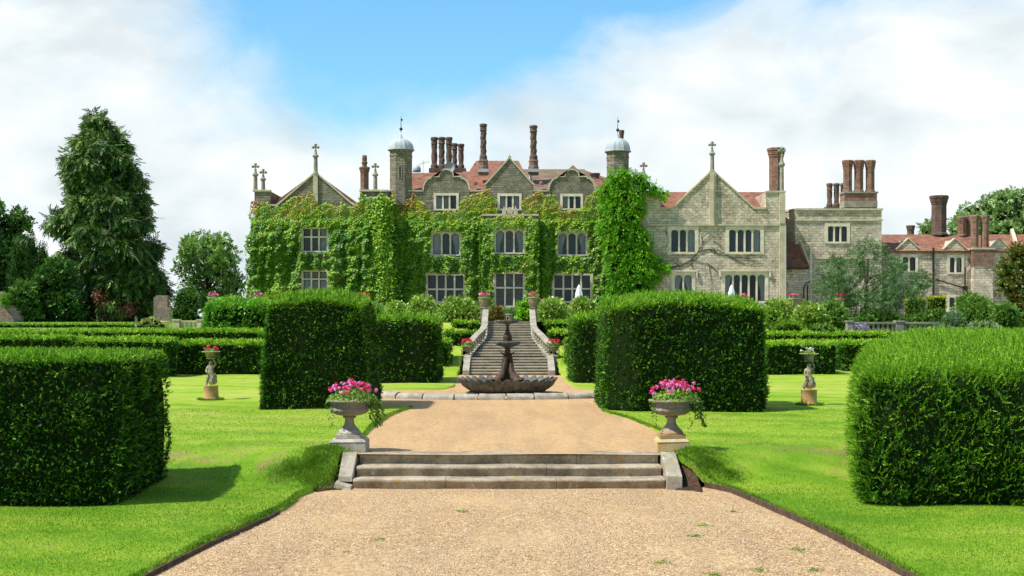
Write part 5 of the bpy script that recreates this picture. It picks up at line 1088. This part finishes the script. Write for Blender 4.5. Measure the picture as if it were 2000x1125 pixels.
def shrub(name, label, x0, x1, yt, yb, d, mtl, n=12, dens=60, ll=.10, lw_=.06, L=.16, nl=4, cat='shrub', depth=1.2, tint0=.42, var=.18, rk=.34, core=.6, upt=0, flower=None, group=None, droop=0):
    X0, X1, Z1, Z0 = WX(x0, d), WX(x1, d), WZ(yt, d), WZ(yb, d); w_ = X1-X0; h = Z1-Z0; bl = []; nx = max(2, int(w_/(h*.55)))
    n = int(n*1.7)
    for i in range(n):
        u = (i+.5)/n; r = rk*min(h, w_)*random.uniform(.8, 1.25); prof = (1-abs(2*u-1)**3.5)
        cx = X0+r*.8+(w_-1.6*r)*u; cz = Z0+r*.5+(h*prof*random.uniform(.82, 1)-r*1.3)*(1, .95, .5, .9, .3)[i % 5]; bl.append((cx, d+random.uniform(-.3, .5)*depth, max(cz, Z0+r*.3), r*1.1, r, r))
    q, t, c = blobs_foliage(bl, dens, nl, ll, lw_, L, droop, tint0, var, core=core)
    if upt: pass
    root = None
    if flower:
        root = thing(name, label, cat, ((X0+X1)/2, d, Z0), group); quads_obj('foliage', q, t, [M[mtl], M['shade_core']], root, c)
        fm_, nf = flower; P = []; 
        for _ in range(nf): b = random.choice(bl); u = unit(rng.normal(size=(1, 3))+np.array([0, -.8, .5]))[0]; P.append(np.array(b[:3])+u*np.array(b[3:])*1.1)
        P = np.repeat(np.array(P), 8, 0)+rng.normal(size=(nf*8, 3))*.04; N_ = unit(rng.normal(size=P.shape)+np.array([0, -.5, .3])); quads_obj('blooms', leaf_quads(P, unit(np.cross(N_, rng.normal(size=P.shape))), N_, .06, .06), rng.random(len(P)), M[fm_], root); return root
    o = quads_obj(name, q, t, [M[mtl], M['shade_core']], None, c); return tag(rebase(o), label, cat, group)
def trunk_limbs(root, base, top, r, limbs, mtl='bark'):
    a = MB(); b, t = Vector(base), Vector(top); pts = [b+(t-b)*k/6+Vector((random.uniform(-.04, .04), 0, 0))*(t-b).length*.3 for k in range(7)]; pts[0] = b; a.tube(pts, [r*(1.25-.95*k/6) for k in range(7)], 9)
    for (s_, e, rr) in limbs:
        p0 = b+(t-b)*s_; e = Vector(e); md = (p0+e)/2+Vector((0, 0, -.06*(e-p0).length)); a.tube([p0, md, e], [rr, rr*.7, rr*.25], 6)
    return a.build('trunk', M[mtl], root, smooth=True)
def tree(name, label, prof, d, mtl, nb, rb, dens, nl, ll, lw_, L, yb, trunk_r, tint0=.42, droop=0., cat='tree', flat=1., core=.5, var=.16, top_trunk=.75, depthk=.8, holes=(), outw=.8, spread=.8, jit=.35):
    """prof: crown outline as (row, left, right) in photo pixels"""
    ys_ = [p[0] for p in prof]; sl_ = d/F; root = thing(name, label, cat, (WX((prof[-1][1]+prof[-1][2])/2, d), d, WZ(yb, d))); bl = []; k = 0
    while len(bl) < nb and k < nb*30:
        k += 1; y = random.uniform(ys_[0], ys_[-1]); xl = np.interp(y, ys_, [p[1] for p in prof]); xr = np.interp(y, ys_, [p[2] for p in prof]); hw = (xr-xl)/2
        if random.random() > hw/max((p[2]-p[1])/2 for p in prof): continue
        r = rb*random.uniform(.65, 1.25); r = min(r, hw*.8); a_ = random.uniform(0, 2*PI); q_ = math.sqrt(random.uniform(.1, 1)); cxp = (xl+xr)/2+(hw-r*.8)*q_*math.cos(a_); yy = max(y, ys_[0]+r*.7*flat)
        if any(abs(cxp-hx) < hr_ and abs(yy-hy) < hr_ for hx, hy, hr_ in holes): continue
        bl.append((WX(cxp, d), d+hw*sl_*depthk*q_*math.sin(a_), WZ(yy, d), r*sl_, r*sl_, r*sl_*flat))
    q, t, c = blobs_foliage(bl, dens, nl, ll, lw_, L, droop, tint0, var, core=core, outw=outw, spread=spread, jit=jit)
    quads_obj('crown', q, t, [M[mtl], M['shade_core']], root, c)
    cxm = (prof[-1][1]+prof[-1][2])/2; tp = ys_[-1]+(ys_[0]-ys_[-1])*top_trunk; ct = (np.interp(tp, ys_, [p[1] for p in prof])+np.interp(tp, ys_, [p[2] for p in prof]))/2
    lim = [(random.uniform(.25, .8), (b[0], b[1], b[2]), trunk_r*.3) for b in random.sample(bl, min(len(bl), 12))]
    trunk_limbs(root, (WX(cxm, d), d, WZ(yb, d)), (WX(ct, d), d, WZ(tp, d)), trunk_r, lim); return root

# great conifer
con = tree('conifer_tree', 'tall ragged dark conifer with drooping sprays left of the house', [(224,172,212),(240,158,226),(262,166,232),(282,150,256),(298,156,250),(312,120,272),(330,134,270),(350,126,290),(372,138,280),(395,116,296),(412,124,290),(432,86,298),(450,100,304),(465,92,312),(500,108,318),(530,126,328),(570,130,330),(600,138,330),(628,150,322)],
     92, 'conifer', 230, 18, 24, 7, .38, .085, .80, 634, .45, tint0=.56, droop=1.15, flat=.7, core=.45, var=.22, outw=.75, spread=.42, jit=.2, top_trunk=.93, holes=((172,478,9),(168,484,9)))
for pts in ([(180,395),(187,410),(183,425)], [(212,430),(216,445),(205,462)], [(230,388),(222,395),(216,408)], [(240,435),(258,428),(276,432)], [(262,500),(272,512),(276,520)], [(185,520),(196,512),(206,520)], [(205,552),(212,545),(222,560)], [(196,452),(204,462),(205,478)], [(225,470),(222,485),(212,492)], [(285,428),(292,424),(300,434)]):
    MB().tube([W(x, y, 92-3.2) for x, y in pts], [.045, .035, .012], 5).build('dead_branch', M['pale_wood'], con)
q, t, c = blobs_foliage([(*W(x, y, 89.2), r*.036, .5, r*.045) for x, y, r in ((198,570,12),(205,588,13),(212,604,14),(203,578,10),(218,610,10),(240,606,12),(255,600,10))], 26, 5, .2, .08, .4, .9, .5, .25, core=0); quads_obj('dead_foliage', q, t, M['rusty'], con)
tree('conifer_tree', 'dark drooping conifer standing at the lower right of the great ragged one', [(468,270,300),(500,262,316),(540,250,328),(580,240,332),(615,236,325),(630,240,322)], 94.5, 'conifer', 46, 17, 18, 6, .34, .08, .7, 634, .25, tint0=.32, droop=1.1, flat=.8, spread=.45, jit=.2)
tree('broadleaf_tree', 'dark spreading tree at the far left edge behind the columnar yew', [(392,-40,5),(420,-60,30),(430,-60,76),(455,-70,78),(480,-70,62),(520,-70,55),(570,-70,48),(600,-70,40)], 104, 'broadleaf', 80, 18, 9, 5, .26, .17, .45, 632, .5, tint0=.34)
tree('broadleaf_tree', 'rounded light green broadleaf tree between the conifer and the house', [(452,385,412),(465,355,440),(480,345,466),(500,340,478),(520,338,482),(545,342,484),(570,346,480),(590,350,470),(602,356,462)], 98, 'broadleaf', 80, 15, 11, 5, .20, .13, .4, 632, .28, tint0=.72, core=.25, var=.2)
# columnar yew with ivy
for (x0, x1, yt, lab) in ((20,50,474,'leftmost dark upright column of yew by the old brick wall'), (46,74,464,'tallest dark upright column of yew left of the great conifer'), (70,96,482,'dark upright column of yew nearest the great conifer')):
    d = 88; root = thing('columnar_yew', lab, 'yew', (WX((x0+x1)/2, d), d, 2.3)); bl = [(*W((x0+x1)/2+random.uniform(-4, 4), y, d), (x1-x0)*.5*d/F*(.55+.45*min(1, (y-yt)/60)), .55, .9) for y in range(yt+18, 622, 13)]
    q, t, c = blobs_foliage(bl, 24, 5, .16, .06, .36, -1.6, .33, .14, core=.7, outw=.5); quads_obj('foliage', q, t, [M['conifer'], M['shade_core']], root, c); trunk_limbs(root, W((x0+x1)/2, 632, d), W((x0+x1)/2, 520, d), .15, [])
shrub('ivy_thicket', 'dark ivy thicket between the yew columns and the great conifer', 60, 158, 500, 634, 86.5, 'broadleaf', 26, 14, .2, .14, .35, tint0=.22, rk=.22, depth=2, cat='thicket')
shrub('ivy_thicket', 'lighter ivy clump at the foot of the yew columns by the brick wall', 14, 76, 545, 632, 85, 'broadleaf', 16, 16, .18, .13, .3, tint0=.45, rk=.25, depth=1, cat='thicket')
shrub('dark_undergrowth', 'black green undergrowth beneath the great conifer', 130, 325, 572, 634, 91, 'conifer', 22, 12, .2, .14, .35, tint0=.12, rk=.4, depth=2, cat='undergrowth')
# trees behind the house on the right
tree('broadleaf_tree', 'pale green tree rising behind the tiled roof at the far right', [(376,1935,1975),(388,1905,2030),(405,1880,2050),(425,1866,2060),(450,1840,2060),(475,1830,2060)], 112, 'palegreen', 70, 17, 9, 5, .26, .16, .42, 620, .4, tint0=.42, var=.2)
tree('broadleaf_tree', 'small pale green treetop showing between the tower and the broad octagonal chimney', [(432,1806,1822),(445,1798,1830),(462,1796,1832)], 110, 'palegreen', 12, 11, 9, 5, .26, .16, .42, 620, .25, tint0=.35)
tree('olive_tree', 'grey green open tree in front of the square tower', [(470,1690,1710),(485,1655,1740),(505,1625,1765),(525,1596,1790),(545,1588,1812),(562,1586,1815),(585,1592,1800),(600,1612,1775),(612,1630,1750)], 68, 'greygreen', 130, 13, 30, 5, .12, .045, .28, 632, .13, tint0=.40, core=0, var=.2)
tree('acer_tree', 'dark reddish green maple at the right edge before the low range', [(480,1985,2010),(500,1950,2050),(525,1932,2060),(550,1936,2060),(575,1945,2060),(600,1950,2060),(635,1960,2060)], 66, 'acer', 90, 14, 24, 5, .12, .08, .24, 640, .12, tint0=.46, core=.5)
# wisteria tumbling over the right corner
wb = [(1205,352,20),(1222,346,18),(1245,352,17),(1262,362,14),(1190,372,20),(1215,380,24),(1240,385,20),(1280,370,9),(1296,380,8),(1185,400,18),(1205,415,26),(1228,420,24),(1248,410,14),(1190,445,22),(1215,455,26),(1240,455,20),(1258,470,16),(1200,485,24),(1228,490,26),(1252,495,20),(1270,505,14),(1288,518,10),(1300,523,7),(1205,522,24),(1232,528,26),(1258,530,20),(1278,540,12),(1210,555,24),(1238,560,24),(1262,562,14),(1200,585,22),(1230,590,22)]
q, t, c = blobs_foliage([(*W(x, y, DW-.2-(.35 if 1195 < x < 1260 else 0)), r*.0325, .42, r*.034) for x, y, r in wb], 60, 6, .13, .055, .30, .8, .5, .17, core=.6)
root = thing('wisteria', 'bright green wisteria tumbling over the corner between manor front and right wing', 'climber', (WX(1230, 79), 79, 2.5)); quads_obj('foliage', q, t, [M['wisteria'], M['shade_core']], root, c); trunk_limbs(root, W(1225, 632, 79.3), W(1222, 480, 79.3), .1, [])

hedge('laurel_mound', 'big bright laurel hedge mound left of the tall yew block', (WX(388,63), WX(524,63), 63, 66, 1.6, WZ(583,63)), (.9,.9,.8), 150, 4, .12, .06, .13, 'laurel', lump=.16, tint0=.5, toptint=.25, core=.2, up_bias=.1)
# border shrubs on the terrace edge: (x0,x1,top,bottom,d,kind,n,dens,tint,label)
G_ = 'glossy'
for a_ in (
           (500,600,566,632,66,'golden',14,50,.35,'loose yellow green shrub rising behind the left tall yew block'),
           (560,640,590,635,64,'broadleaf',10,50,.5,'dull green shrub hidden behind the left tall yew block top'),
           (700,762,592,640,65,'broadleaf',12,60,.6,'grey green shrub just right of the left tall yew block top'),
           (752,800,586,640,63,G_,10,70,.5,'yellow green glossy shrub left of the low left bay window'),
           (790,856,580,640,61.5,G_,16,75,.52,'glossy shrub mound left of the staircase, under the four light window'),
           (850,948,582,650,60,G_,20,75,.55,'glossy shrub mound touching the left stair pillar'),
           (1046,1110,584,650,60,G_,20,75,.55,'glossy shrub mound touching the right stair pillar'),
           (1104,1176,582,640,61.5,G_,16,75,.50,'glossy shrub mound under the closed white parasol right of the stairs'),
           (1168,1262,584,636,63,G_,18,75,.48,'glossy shrub mound below the bright wisteria'),
           (1250,1340,592,636,64,'broadleaf',12,50,.5,'dull green shrub hidden behind the right tall yew block top'),
           (1478,1560,584,648,62,G_,18,75,.5,'glossy shrub below the five light window of the right wing'),
           (1545,1618,590,650,61,G_,16,75,.48,'glossy shrub below the lean to'),
           (1588,1660,590,640,63.5,'broadleaf',14,70,.55,'rounded leafy shrub left of the right balustrade'),
           (1860,1950,572,640,62,'broadleaf',22,60,.62,'tall mid green shrub before the black drainpipes'),
           (1935,1990,590,645,60.5,'broadleaf',12,60,.45,'green shrub beneath the reddish maple'),
           (1665,1770,606,634,66,'broadleaf',16,60,.4,'low leafy planting behind the right balustrade'),
           (1765,1860,604,634,66,'broadleaf',14,60,.42,'low leafy planting below the golden topiary'),
           (334,392,556,630,82,'broadleaf',12,30,.35,'dark shrub beside the old brick wall fragment'),
           (1310,1480,590,636,64,'broadleaf',14,40,.45,'dull green border mostly hidden behind the right tall yew block')):
    x0, x1, yt, yb, d, mt_, n, dens, ti, lab = a_; shrub('shrub', lab, x0, x1, yt, yb, d, mt_, n, dens, .10 if mt_ != 'broadleaf' else .09, .055, .15, 4, tint0=ti+.05, var=.2, rk=.30)
shrub('feathery_shrub', 'feathery mid green shrub below the right border shrubs', 1502, 1580, 628, 650, 59, 'yew_far', 10, 70, .09, .02, .25, tint0=.55, droop=-1)
shrub('hebe', 'small rounded pale green bush beside the right balustrade end', 1582, 1636, 631, 652, 58.5, 'broadleaf', 7, 90, .07, .04, .1, tint0=.8, cat='bush')
shrub('leafy_perennials', 'pale green perennials with lilac flowers before the right balustrade', 1800, 1870, 636, 652, 57, 'palegreen', 9, 60, .09, .05, .15, tint0=.45, flower=('petals_lilac', 8), cat='flowers')
shrub('leafy_perennials', 'pale feathery perennials at the right end of the long hedge', 1880, 1965, 628, 652, 57.5, 'palegreen', 11, 60, .09, .05, .15, tint0=.35, flower=('petals_lilac', 10), cat='flowers')
shrub('rose_bush', 'twiggy purple flowered bush over the right end of the balustrade', 1838, 1880, 604, 648, 58, 'greygreen', 9, 50, .07, .04, .15, tint0=.4, core=0, flower=('petals_lilac', 14), cat='bush')
shrub('lavender', 'lilac flowers spilling between the balusters of the right balustrade', 1664, 1704, 632, 648, 59.2, 'greygreen', 5, 50, .06, .03, .12, tint0=.5, core=0, flower=('petals_lilac', 26), cat='flowers')
shrub('yellow_flowers', 'yellow and cream flowers left of the small left balustrade', 272, 322, 618, 636, 73.5, 'greygreen', 8, 40, .09, .05, .15, tint0=.6, flower=('petals_yellow', 34), cat='flowers')
shrub('creeping_vine', 'light green vine spilling between door window and right stair pillar', 1012, 1036, 585, 630, 58.6, 'wisteria', 8, 90, .09, .07, .12, tint0=.55, rk=.5, depth=.3, droop=.8, cat='vine')
shrub('low_bush', 'dark brownish bush left of the pot at the head of the stairs', 956, 984, 598, 630, 60, 'acer', 7, 80, .07, .05, .1, tint0=.6, rk=.4, depth=.3, cat='bush')
r_ = thing('plant_pot', 'grey pot at the head of the stairs below the tall middle window', 'pot', (0, 58.9, 2.51)); a = MB(); x = WX(996, 58.9); a.lathe([(.15,0),(.17,.1),(.2,.3),(.23,.32),(.22,.36),(.1,.34)], (x, 58.9, 2.51), 20); a.build('pot', M['urn_stone'], r_)
shrub('pot_plant', 'feathery grey green plant in the pot at the head of the stairs', 984, 1010, 603, 615, 58.9, 'greygreen', 6, 120, .08, .015, .14, tint0=.6, rk=.45, depth=.2, core=0, cat='plant')
for (x0, x1, yt, lab) in ((1773,1811,581,'left of two golden clipped topiary blocks by the low range'), (1817,1852,578,'right of two golden clipped topiary blocks by the low range')):
    d = 70; hedge('golden_topiary', lab, (WX(x0, d), WX(x1, d), d, d+.9, 2.0, WZ(yt, d)), (.25,.25,.2), 170, 3, .09, .045, .12, 'golden', tint0=.42, toptint=.5, cat='topiary', seg=8)

# potted geraniums on the terrace wall
for i, (px, py, d, pal, lab) in enumerate(((507,580,66.8,'petals_pink','pink geraniums over the right end of the laurel mound'), (712,580,66.8,'petals_red','red geraniums right of the left tall yew block top'), (1253,582,66.8,'petals_red','red geraniums below the wisteria'), (1453,583,66.8,'petals_pink','pink geraniums before the five light window'), (1548,582,66.8,'petals_pink','pink geraniums below the lean to wall'), (1641,582,66.8,'petals_red','red geraniums just left of the grey green tree'), (376,580,83,'petals_red','crimson geraniums on a pillar left of the laurel mound'), (415,580,67.5,'petals_pink','pink geraniums on top of the laurel mound at its left'))):
    x, z = WX(px, d), WZ(py, d)
    r_ = thing('terrace_urn', lab.replace('geraniums', 'flowered stone urn', 1), 'urn', (x, d, z-.3)); a = MB(); a.lathe([(.13,-.9),(.13,-.5),(.09,-.42),(.07,-.38),(.2,-.25),(.26,-.1),(.29,-.05),(.27,-.02),(.05,-.04)], (x, d, z), 20); a.build('bowl', M['urn_stone'], r_, smooth=True)
    flowers(x, d, z-.02, .32, .2, .24, 18, pal, lab, headr=.05, npet=10, leafn=80, leafs=.08, pl=.05)

# ------------------------------------------------------------------ balustrades, lamp, walls, parasols
def balustrade(name, label, runs, d, zb, zt_, piers, nb, mtl='dressed'):
    root = thing(name, label, 'balustrade', (WX((runs[0][0]+runs[-1][1])/2, d), d, zb)); h = zt_-zb
    for (a_, b_), k in zip(runs, nb):
        X0, X1 = WX(a_, d), WX(b_, d); m_ = MB(); m_.box(X0, X1, d-.14, d+.14, zt_-.10, zt_); m_.build('coping', M[mtl], root, bevel=.012); m_ = MB(); m_.box(X0, X1, d-.13, d+.13, zb-.3, zb+.08); m_.build('plinth', M[mtl], root)
        for i in range(k):
            x = X0+(X1-X0)*(i+.5)/k; q = h-.18; m_ = MB(); m_.lathe([(.075,0),(.075,.05),(.045,.07),(.09,q*.28),(.085,q*.42),(.045,q*.66),(.04,q*.78),(.07,q*.86),(.075,q)], (x, d, zb+.08), 14); m_.build('baluster', M['dressed'], root, smooth=True)
    for (a_, b_) in piers:
        X0, X1 = WX(a_, d), WX(b_, d); m_ = MB(); m_.box(X0, X1, d-.2, d+.2, zb-.3, zt_-.02); m_.box(X0-.03, X1+.03, d-.23, d+.23, zt_-.018, zt_+.07); m_.build('pier', M[mtl], root, bevel=.012)
balustrade('balustrade', 'weathered stone balustrade before the grey green tree on the right', [(1664,1748),(1763,1850)], 60, WZ(651,60), WZ(629,60), [(1653,1664),(1748,1763),(1850,1860)], [9,9], 'dressed_grey')
balustrade('balustrade', 'short pale stone balustrade left of the laurel mound', [(352,386)], 70, WZ(643,70), WZ(626,70), [(340,352),(386,401)], [4])
r_ = thing('stone_trough_planter', 'pale stone planter on a short stem beside the small left balustrade', 'planter', (WX(331,69), 69, 2.1)); a = MB(); x, z = WX(326, 69), WZ(643, 69); a.lathe([(.14,-.3),(.14,0),(.07,.1),(.07,.2),(.25,.32),(.33,.40),(.34,.45),(.1,.44)], (x, 69, z), 20); a.build('bowl', M['dressed'], r_, smooth=True)
a = MB(); a.box(WX(75,63), WX(97,63), 62.6, 63.0, WZ(647,63), WZ(644.5,63)); a.box(WX(78,63), WX(81,63), 62.65, 62.95, WZ(670,63), WZ(647,63)-.002); a.box(WX(91,63), WX(94,63), 62.65, 62.95, WZ(670,63), WZ(647,63)-.002); tag(rebase(a.build('stone_bench', M['dressed'])), 'pale stone bench top between two low hedges at the left', 'bench')
r_ = thing('garden_lamp', 'small black lantern on a post above the left clipped hedge', 'lamp', (WX(266,72), 72, 1.5)); x = WX(266, 72); z = WZ(632, 72)
a = MB(); a.lathe([(.05,-1.2),(.035,-.2),(.03,0),(.06,.02),(.02,.04)], (x, 72, z), 10); a.tube([(x-.12,72,z-.12),(x+.12,72,z-.12)], .012, 5); a.build('post', M['pipe_grey'], r_)
a = MB(); a.lathe([(.05,.04),(.085,.30),(.03,.31)], (x, 72, z), 6); a.build('glass', M['lamp_glass'], r_)
a = MB(); a.lathe([(.13,.30),(.12,.33),(.05,.40),(.03,.42),(.03,.46),(.005,.50)], (x, 72, z), 8); [a.tube([(x+.052*math.cos(t), 72+.052*math.sin(t), z+.04), (x+.088*math.cos(t), 72+.088*math.sin(t), z+.30)], .007, 4) for t in np.linspace(0, 2*PI, 7)[:6]]; a.build('lantern_top', M['iron'], r_)
def broken_wall(name, label, outline, d, th):
    m_ = MB(); m_.prism([(WX(x, d), WZ(y, d)) for x, y in outline], d, d+th); tag(rebase(m_.build(name, M['old_brick'])), label, 'wall')
broken_wall('old_brick_wall', 'ruined pinkish brick wall at the left edge beyond the clipped hedge', [(-40,640),(-40,569),(5,569),(5,571),(8,571),(8,595),(14,595),(14,597),(26,597),(26,601),(31,601),(31,607),(37,608),(37,616),(41,617),(42,640)], 84, .5)
broken_wall('old_brick_wall', 'ruined pinkish brick wall fragment right of the great conifer', [(300,640),(300,580),(304,580),(304,577),(327,577),(327,600),(333,600),(333,602),(350,603),(350,612),(357,613),(357,620),(378,621),(378,640)], 84, .5)
shrub('wall_ivy', 'little ivy cap on the ruined wall at the left edge', 4, 16, 570, 598, 83.7, 'wisteria', 5, 40, .1, .08, .15, tint0=.35, rk=.5, depth=.2, core=0, cat='ivy')
for (px, yt, yb, d, lab) in ((1131, 556, 600, 72, 'closed white parasol before the right four light window'), (1429, 556, 600, 74, 'closed white parasol before the five light window of the right wing')):
    r_ = thing('closed_parasol', lab, 'parasol', (WX(px, d), d, 2.51)); a = MB(); x = WX(px, d); z0, z1 = WZ(yb-6, d), WZ(yt, d); h = z1-z0
    a.lathe([(.02,0),(.22,.0),(.24,h*.15),(.19,h*.4),(.17,h*.6),(.10,h*.85),(.05,h*.95),(.02,h)], (x, d, z0), 40, wob=lambda r, z, t, k: (r*(1+.16*math.cos(8*t)), z)); a.build('canopy', M['canvas'], r_, smooth=True)
    a = MB(); a.tube([(x, d, 2.5), (x, d, z1+.06)], .025, 8); a.build('pole', M['pale_wood'], r_); a = MB(); a.lathe([(.3,0),(.3,.06),(.08,.1),(.04,.25)], (x, d, 2.51), 20); a.build('base', M['dressed_grey'], r_)
    a = MB(); a.lathe([(.185,h*.42),(.2,h*.43),(.2,h*.46),(.18,h*.47)], (x, d, z0), 24); a.build('tie', M['canvas'], r_)
for o in bpy.data.objects:
    if '_local' in o: del o['_local']
